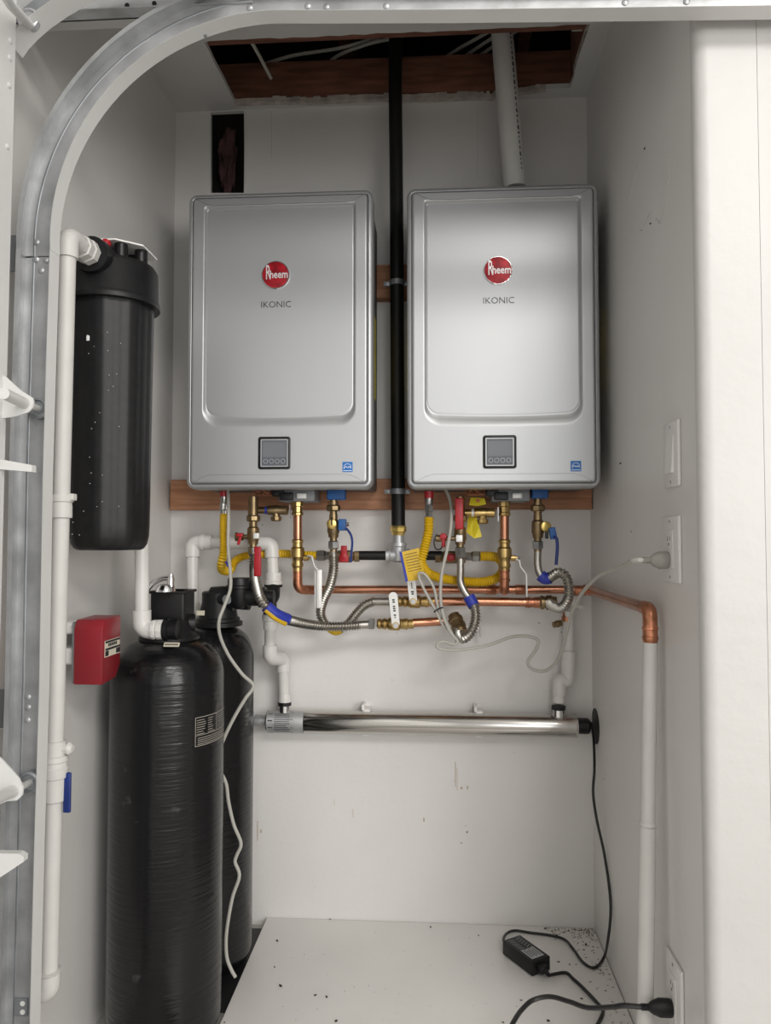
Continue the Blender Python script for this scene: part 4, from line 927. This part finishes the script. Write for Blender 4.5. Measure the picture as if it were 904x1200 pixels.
k = MB(); sweep(k, P[2:], Nn[2:], [(0, 0), (0, .002), (.055, .002), (.055, 0)]); k.build('web', 'galvd', t)
# garage door: end stile, sections, hinges, rollers
DX0 = at(18, 60, 1.10).x; DX1 = at(4, 600, 1.10).x
d = thing('door_1', 'white sectional garage door seen edge on at the left border', 'garage door', (DX0-.05, .5, 0)); d['kind'] = 'structure'
ZD = [2.30, 1.70, 1.15, .60, 0.02]
def dx(z_): return DX1+(DX0-DX1)*(z_-at(4, 600, 1.1).z)/(at(18, 60, 1.1).z-at(4, 600, 1.1).z)
splits = [at(10, 8, 1.1).z+.15, at(10, 545, 1.1).z, at(10, 1015, 1.1).z, .01]
zt0 = at(19, 22, 1.1).z
edges_z = [zt0+.12, at(10, 545, 1.1).z, at(10, 1012, 1.1).z, .01]
for za_, zb_ in zip(edges_z, edges_z[1:]):
    k = MB(); x1_, x0_ = dx(za_), dx(zb_+.004)
    k.faces([(x1_-.05, 1.10, za_), (x1_, 1.10, za_), (x0_, 1.10, zb_+.004), (x0_-.05, 1.10, zb_+.004), (x1_-.05, -2.4, za_), (x1_, -2.4, za_), (x0_, -2.4, zb_+.004), (x0_-.05, -2.4, zb_+.004)],
            [(0, 1, 2, 3), (4, 7, 6, 5), (0, 4, 5, 1), (3, 2, 6, 7), (1, 5, 6, 2), (0, 3, 7, 4)])
    k.build('section', 'paint', d, smooth=False)
for x, y in ((6, 48), (6, 100), (5, 68), (4, 172)):
    c = at(x, y, 1.085); MB().lathe((dx(c.z), c.y, c.z), X, [(0, .004), (.0015, .004), (.0025, .002)], 10).build('rivet', 'paint', d)
def hinge(tube0, tube1, rol, plate, bar=None):
    h = MB(); h.prism([at(x, y, 1.09) for x, y in plate], (0, .003, 0)); ho = h.build('hinge', 'paint', d, smooth=False)
    MB().tube(px3([tube0, tube1]), .0085, 16).build('roller_tube', 'paint', ho)
    c = at(rol[0], rol[1], 1.190)
    MB().lathe(c+V((0, .012, 0)), -Y_, [(0, .0165), (.003, .0175), (.011, .0175), (.013, .0140), (.009, .0125), (.009, .0085), (.011, .008)], 24).build('roller', 'galvd', ho)
    MB().tube([c, at(tube1[0], tube1[1], tube1[2])], .0052, 12).build('roller_shaft', 'leverw', ho)
    return ho
hinge((4, 461, 1.02), (32, 474, 1.10), (44, 478.5), [(-8, 438), (5, 440), (25, 458), (30, 461), (38, 466), (39.5, 471), (38, 478), (33, 483), (18, 488), (4, 490), (-8, 493)])
hinge((-8, 937, 1.02), (19, 926, 1.10), (33.5, 917.5), [(-8, 882), (2, 890), (14, 903), (22, 912), (27, 923), (26, 932), (20, 938), (8, 939), (-8, 946)])
for pts_, Yb in (([(-10, 538), (5, 539), (37.5, 545), (37.5, 553), (-10, 549)], 1.085), ([(-10, 1000), (22, 1000.5), (28, 1004), (27.5, 1010), (-10, 1035)], 1.07)):
    MB().prism([at(x, y, Yb) for x, y in pts_], (0, .012, 0)).build('hinge_leaf', 'paint', d, smooth=False)
# top roller with long shaft
sh = MB().tube(px3([(2, -12, .98), (12, 5, 1.03), (34, 29, 1.12)]), .0072, 14).build('roller_shaft', 'paint', d)
MB().lathe(at(37, 27, 1.135), -Y_, [(0, .0165), (.003, .0175), (.011, .0175), (.013, .0140), (.009, .0125), (.009, .0085)], 24).build('roller', 'galv', sh)

# ============================================================ RIGHT WALL: PIPE, PLATES, HOLE, CORDS
t = thing('drain_pipe', 'white painted pipe running down the right wall below the copper elbow', 'pipe', (pe.x, pe.y, 0))
zc_ = pe.z-.062; low_ = at(752, 1190, pe.y)
q0 = V((pe.x, pe.y, zc_)); q1 = V((at(753, 1180, pe.y).x, pe.y, 0.024))
jz = at(757, 967, pe.y).z; jp = q0.lerp(q1, (q0.z-jz)/(q0.z-q1.z))
MB().tube([q0, jp], .0135, 20).build('pipe', 'pvcp', t); MB().tube([jp-V((0, 0, .001)), q1], .0152, 20).build('pipe', 'pvcp', t)
MB().lathe(jp, Z, [(0, .0153), (.004, .0153), (.008, .0136)], 20).build('socket_rim', 'pvcp', t)
def wall_plate(xa, xb, ya, yb, label, kind_, nm='outlet_plate'):
    c = atx((xa+xb)/2, (ya+yb)/2, XR); yn = atx(xb, (ya+yb)/2, XR).y; yf_ = atx(xa, (ya+yb)/2, XR).y
    z0 = atx(xb, yb, XR).z; z1 = atx(xb, ya, XR).z
    t = thing(nm, label, 'switch' if kind_ == 'switch' else 'outlet', (XR, (yn+yf_)/2, z0))
    MB().box(XR-.0065, XR-.0002, yn, yf_, z0, z1, .0025).build('plate', 'plate', t)
    ym = (yn+yf_)/2; zm = (z0+z1)/2; hw_ = (yf_-yn)*.23; hh = (z1-z0)*.29
    if kind_ == 'switch':
        MB().prism([V((XR-.0065, ym-hw_, zm-hh)), V((XR-.0115, ym-hw_, zm-hh)), V((XR-.0075, ym-hw_, zm+hh)), V((XR-.0065, ym-hw_, zm+hh))], (0, 2*hw_, 0)).build('rocker', 'plate', t, smooth=False)
    else:
        MB().box(XR-.0085, XR-.0065, ym-hw_, ym+hw_, zm-hh, zm+hh, .001).build('socket_face', 'plate', t)
        k = MB()
        for s_ in (-1, 1):
            for dy in (-.006, .006): k.box(XR-.0088, XR-.0084, ym+dy-.0008, ym+dy+.0008, zm+s_*hh*.55-.004, zm+s_*hh*.55+.004)
            k.lathe((XR-.0083, ym, zm+s_*hh*.55-.010), -X, [(0, .0025), (.0005, .0025)], 10)
        k.build('slot', 'blkm', t, smooth=False, kind='stuff')
    for s_ in (-1, 1): MB().lathe((XR-.0062, ym, zm+s_*(z1-z0)*.42), -X, [(0, .003), (.0012, .0026)], 10).build('screw', 'steels', t)
    return t, ym, zm, hh
wall_plate(782, 799, 490, 569, 'white switch plate on the right wall, upper of the plates', 'switch', 'switch_plate')
tA, ymA, zmA, hhA = wall_plate(780, 800, 604, 684, 'white outlet plate on the right wall with the pale plug in it', 'outlet')
tB, ymB, zmB, hhB = wall_plate(785, 803, 1141, 1228, 'white outlet plate near the floor with the black plug in it', 'outlet')
# cut hole in wall where the black cord meets it
hcen = atx(698.5, 851, XR)
tag(MB().lathe((XR-.0012, hcen.y, hcen.z), X, [(0, .047), (.001, .047)], 28).build('wall_hole', 'blkm'), 'dark round hole cut in the right wall beside the steel tube', 'hole')

def plug(base, m_, label_t, L_=.040, w_=.014, h_=.017):
    # plug body sticks out from the right wall towards -X
    k = MB(); prof = [(0, .0), (0, 1), (.4, 1.05), (.7, .8), (.8, .55)]
    def ring(f, s_): return [V((XR-.009-f*L_, base.y+w_*s_*math.cos(a)*(1 if abs(math.cos(a)) < .8 else .9), base.z+h_*s_*math.sin(a))) for a in [2*math.pi*i/16+.2 for i in range(16)]]
    k.loft([ring(0, .92), ring(.1, 1), ring(.55, 1.0), ring(.85, .72), ring(1, .45)])
    for i in range(4): k.lathe((XR-.009-L_-.0035*i, base.y, base.z), -X, [(0, .0050), (.0012, .0062), (.0024, .0062), (.0034, .0050)], 10)
    k.build('plug', m_, label_t)
    return V((XR-.009-L_-.014, base.y, base.z))
# pale cord of the right heater
pb = V((0, ymA, zmA-hhA*.55)); pb.z = atx(783, 657, XR-.02).z
pts = px3([(521, 570, 1.95), (528, 588, 1.93), (529, 612, 1.90), (525, 640, 1.885), (518, 672, 1.885), (516.5, 700, 1.885), (520, 722, 1.885), (529, 742, 1.885), (537, 752, 1.885), (531, 755, 1.885), (520, 751.5, 1.89), (512.5, 755, 1.89), (516, 760.5, 1.89), (540, 761.5, 1.89), (572, 756, 1.90), (600, 746.5, 1.92), (620, 746, 1.93), (631, 751, 1.93), (628, 762, 1.93), (619, 775, 1.93), (623, 783.5, 1.92), (638, 786.5, 1.91), (652, 776, 1.88), (661, 755, 1.84), (669, 722, 1.78), (681, 697, 1.70), (702, 675, 1.58), (727, 664.5, 1.47)])
e = V((XR-.009-.032-.014, pb.y, pb.z))
t = MB().tube(catmull(pts+[V((e.x-.016, e.y+.004, e.z-.0015)), e], .006), .0042, 10).build('power_cord', 'cord', h2, label='pale grey cord looping to the wall outlet')
plug(pb, 'plugc', t, .032, .013, .016)
MB().tube(catmull(px3([(536, 752, 1.892), (527, 738, 1.89), (514, 712, 1.89), (509, 690, 1.89), (500, 675, 1.89), (493, 671, 1.893), (491, 676, 1.897), (498, 692, 1.897), (509, 712, 1.895), (517, 728, 1.895), (523, 739, 1.895)]), .004), .0036, 10).build('folded_cord', 'cord', t)
MB().tube(catmull(px3([(509, 717, 1.882), (513, 714, 1.878), (519, 712, 1.880), (517, 714, 1.90), (511, 717, 1.90), (509, 717, 1.882)]), .003), .0017, 6).build('cable_tie', 'blk', t, label='black cable tie')
# grey cord of the left heater
MB().tube(catmull(px3([(267, 568, 1.93), (268, 600, 1.90), (267.5, 640, 1.87), (270, 670, 1.84), (270, 690, 1.825), (263, 710, 1.815), (257, 727, 1.80), (258, 745, 1.775), (268, 768, 1.758), (284, 790, 1.758), (297, 803.5, 1.765), (288, 818, 1.76), (276, 838, 1.755), (264, 862, 1.752), (257, 882, 1.755), (257, 900, 1.755), (265, 918, 1.752), (268, 940, 1.75), (274, 966, 1.752), (282.5, 988, 1.752), (278, 1001, 1.752), (275.5, 1010, 1.752), (280, 1021, 1.752), (280, 1030, 1.752), (273, 1050, 1.752), (268, 1075, 1.75), (265, 1100, 1.75), (266, 1122, 1.75), (271, 1136, 1.745), (276, 1145, 1.745)]), .006), .0042, 10).build('power_cord', 'cord', h1, label='pale grey cord hanging down between the two tanks')
# black cord from steel tube to the adapter and on
ad = atz(618, 1118, ZBOARD+.001)
zf = ZBOARD+.004
def onf(x, y, h=.0): return atz(x, y, zf+h)
t = thing('adapter_cord', 'thin black cord from the steel tube end down the right wall to the adapter', 'cord', onf(700, 1130))
pts = [at(690, 849, 2.035), V((XR-.010, hcen.y+.015, hcen.z+.004)), V((XR-.006, hcen.y-.0, hcen.z-.035))]+px3([(697, 900, 1.985), (695.5, 930, 1.97), (700, 962, 1.96), (708, 998, 1.93), (715, 1040, 1.89), (716, 1070, 1.87)])+[at(713, 1100, 1.86)]
pts += [onf(708, 1122, .006), onf(697, 1134), onf(684, 1128), onf(672, 1112), onf(662, 1101), onf(645, 1096), onf(622, 1093), onf(604, 1090.5), onf(594, 1094, .004), onf(590.5, 1101, .012), onf(593, 1106, .014)]
for p in pts: p.x = min(p.x, XR-.005)
MB().tube(catmull(pts, .006), .0034, 10).build('cord', 'cordb', t)
# adapter brick
A0 = atz(589, 1118, ZBOARD+.0015); B0 = atz(624, 1145, ZBOARD+.0015)   # bottom long edge nearest the viewer
ax = (B0-A0); la = ax.length; ax.normalize(); ayv = V((-ax.y, ax.x, 0))
wa, ha = .058, .034
cen = (A0+B0)/2+ayv*wa/2+V((0, 0, ha/2))
t = thing('power_adapter', 'black ventilated power adapter lying on the white floor board', 'power adapter', (cen.x, cen.y, ZBOARD))
MB().obox(cen, ax, ayv, Z, la/2, wa/2, ha/2, .003).build('case', 'blk', t)
k = MB()
for i in range(6):
    for s_ in (-1, 1): k.obox(cen+ax*(-la*.38+i*.0095)+ayv*(s_*wa*.2)+Z*(ha/2), (ax+ayv*.5*s_).normalized(), (ayv-ax*.5*s_).normalized(), Z, .0012, wa*.15, .0008)
k.build('vent_slot', 'grey', t, smooth=False, kind='stuff')
lb = MB().obox(cen+ax*la*.22+Z*(ha/2), ax, ayv, Z, .021, .019, .0006).build('rating_label', 'galv', t, smooth=False, label='grey rating label')
k = MB()
for i in range(5): k.obox(cen+ax*la*.22+Z*(ha/2+.0008)+ayv*(-.013+.0065*i), ax, ayv, Z, .016-.003*(i % 2), .0009, .0003)
k.build('label_print', 'darkletter', lb, smooth=False)
ep = cen+ax*(la/2)-ayv*.004
k = MB().obox(ep+ax*.008, ax, ayv, Z, .010, .011, .009, .003); k.lathe(ep+ax*.016, ax-V((0, 0, .3)), [(0, .007), (.008, .0055), (.016, .004)], 10); k.build('inlet_connector', 'blkm', t)
cs = ep+ax*.030-V((0, 0, .005))
tag(MB().tube(catmull([cs, onf(663, 1140), onf(672, 1147), onf(684, 1158), onf(700, 1175), onf(707, 1184), onf(703, 1196), onf(692, 1215), onf(676, 1240)], .006), .0040, 10).build('mains_cord', 'cordb'), 'black cord leaving the adapter connector towards the lower frame edge', 'cord')
pbz = atx(778, 1181, XR-.03); pb = V((0, pbz.y, pbz.z))
pb = V((0, ymB, zmB+hhB*.4)); pb.z = at(778, 1181, ymB).z
t = thing('mains_cord', 'black cord with the plug in the lower right outlet, curving over the white board', 'cord', (XR, pb.y, pb.z))
e = plug(pb, 'blkm', t, .040, .014, .016)
pts = [e, e-V((.03, -.005, .002)), at(718, 1180, ymB+.02), at(690, 1181, ymB+.06), at(668, 1174, ymB+.1), at(645, 1168, ymB+.13), at(625, 1172, ymB+.13), at(612, 1183, ymB+.1), at(603, 1196, ymB+.06), at(595, 1212, ymB+.03)]
pts = [p if p.z > zf+.001 else V((p.x, p.y, zf+.001)) for p in pts]
MB().tube(catmull(pts, .006), .0046, 10).build('cord', 'cordb', t)

# ============================================================ DIRT AND MARKS
rg = random.Random(21); k = MB()
def crumb(k, p, s_, flat=.5):
    bm = bmesh.new(); bmesh.ops.create_icosphere(bm, subdivisions=1, radius=s_)
    for v in bm.verts: v.co *= rg.uniform(.6, 1.25)
    k.merge(bm, Matrix.Translation(p) @ Matrix.Rotation(rg.uniform(0, 6.28), 4, 'Z') @ Matrix.Diagonal((1.6, .9, flat, 1)))
spots = [(387, 1077), (325, 1102), (322, 1133), (329, 1155), (370, 1166), (383, 1168), (394, 1196), (561, 1096), (639, 1088), (687, 1107), (668, 1130), (655, 1127), (674, 1098), (653, 1096), (505, 1086), (611, 1172), (590, 1198), (682, 1170), (643, 1196), (263, 1198)]
for x, y in spots: crumb(k, atz(x, y, ZBOARD+.0015), rg.uniform(.0018, .0038))
for i in range(60):
    x = rg.uniform(320, 640); y = rg.uniform(1084, 1200)
    if x > 262+ (1200-y)*.5: crumb(k, atz(x, y, ZBOARD+.0008), rg.uniform(.0004, .0010))
for i in range(55):
    p = V((XR-.006-abs(rg.gauss(0, .05)), YB-.01-abs(rg.gauss(0, .05)), ZBOARD+.001)); p.x = max(p.x, .15); crumb(k, p, rg.uniform(.0006, .0022))
tag(k.build('debris', 'dirt', smooth=False), 'dark crumbs and droppings scattered on the white floor board', 'debris', kind='stuff')
k = MB()
for i in range(260):
    p = V((XR-.006-abs(rg.gauss(0, .035)), YB-.01-rg.random()*.7, ZBOARD+.0006))
    if i % 3 == 0: p = V((XR-.006-rg.random()*.13, YB-.006-abs(rg.gauss(0, .02)), ZBOARD+.0006))
    crumb(k, p, rg.uniform(.0008, .0028), .15)
tag(k.build('sawdust', 'rust', smooth=False), 'brown dust along the right edge of the white floor board', 'debris', kind='stuff')
k = MB()
for x, y, s_ in ((308, 615, 2.2), (456, 600, 0), (500, 735, 1.4), (465, 742, 1.6), (460, 797, 1.2), (632, 730, 2.4), (658, 741, 2), (330, 988, 1.2), (532, 915, 1.3), (548, 975, 2.6), (541, 988, 2.2), (546, 968, 1.6), (602, 882, 1.2), (370, 811, 1.2), (369, 1040, 1), (420, 693, .8), (428, 622, 1.2)):
    if s_: crumb(k, at(x, y, YB-.0006), s_*.0011, .4)
tag(k.build('wall_chip', 'dirt', smooth=False), 'small dark nicks and chips on the lower back wall', 'marks', kind='stuff')
k = MB()
for x, y, s_ in ((728, 543, 2.4), (756, 174, 2.2), (763, 262, 2.2), (752, 270, 1.2), (740, 623, 1.2), (708, 913, 1)):
    crumb(k, atx(x, y, XR-.0005), s_*.0011, .9)
tag(k.build('wall_chip', 'dirt', smooth=False), 'small dark nicks on the right closet wall', 'marks', kind='stuff')

k = MB()
for ln in ([(757, 170), (750, 190), (742, 212), (736, 236)], [(785, 186), (783, 215), (779, 245), (772, 262)], [(764, 248), (758, 258), (757, 268)], [(769, 256), (775, 262)]):
    k.tube(catmull([atx(x, y, XR-.0002) for x, y in ln], .01), .0007, 5)
tag(k.build('wall_scratch', 'scuff', smooth=False), 'fine scratches high on the right closet wall', 'marks', kind='stuff')
k = MB(); k.tube([at(318, 131, YB), at(318.5, 186, YB)], .0005, 5); k.tube([at(288, 131, YB), at(288, 216, YB)], .0006, 5); k.tube([at(560, 125, YB), at(560, 210, YB)], .0004, 5)
tag(k.build('wall_seam', 'scuff', smooth=False), 'hairline seams in the back wall above the heaters', 'marks', kind='stuff')
k = MB()
for x, y0, y1, w_ in ((534, 893, 922, .0011), (536, 900, 926, .0007), (302, 962, 985, .0012), (541, 922, 925, .003), (497, 958, 963, .002), (306, 972, 976, .0026), (548, 921, 925, .002), (414, 948, 958, .0007), (392, 936, 944, .0006)):
    a = at(x, y1, YB); b = at(x+1, y0, YB); k.box(a.x-w_, a.x+w_, YB-.0008, YB+.001, a.z, b.z)
tag(k.build('wall_stain', 'stain', smooth=False), 'small brown drips and stains on the lower back wall', 'marks', kind='stuff')

tag(MB().box(-.70, XBL-.002, 1.70, 2.06, 0, .006, .002).build('shade_sheet', 'blkm'), 'thin black sheet standing in for the shade under the rear tank beside the white floor board', 'shade sheet')  # shade between rear tank and board, laid in as a black sheet
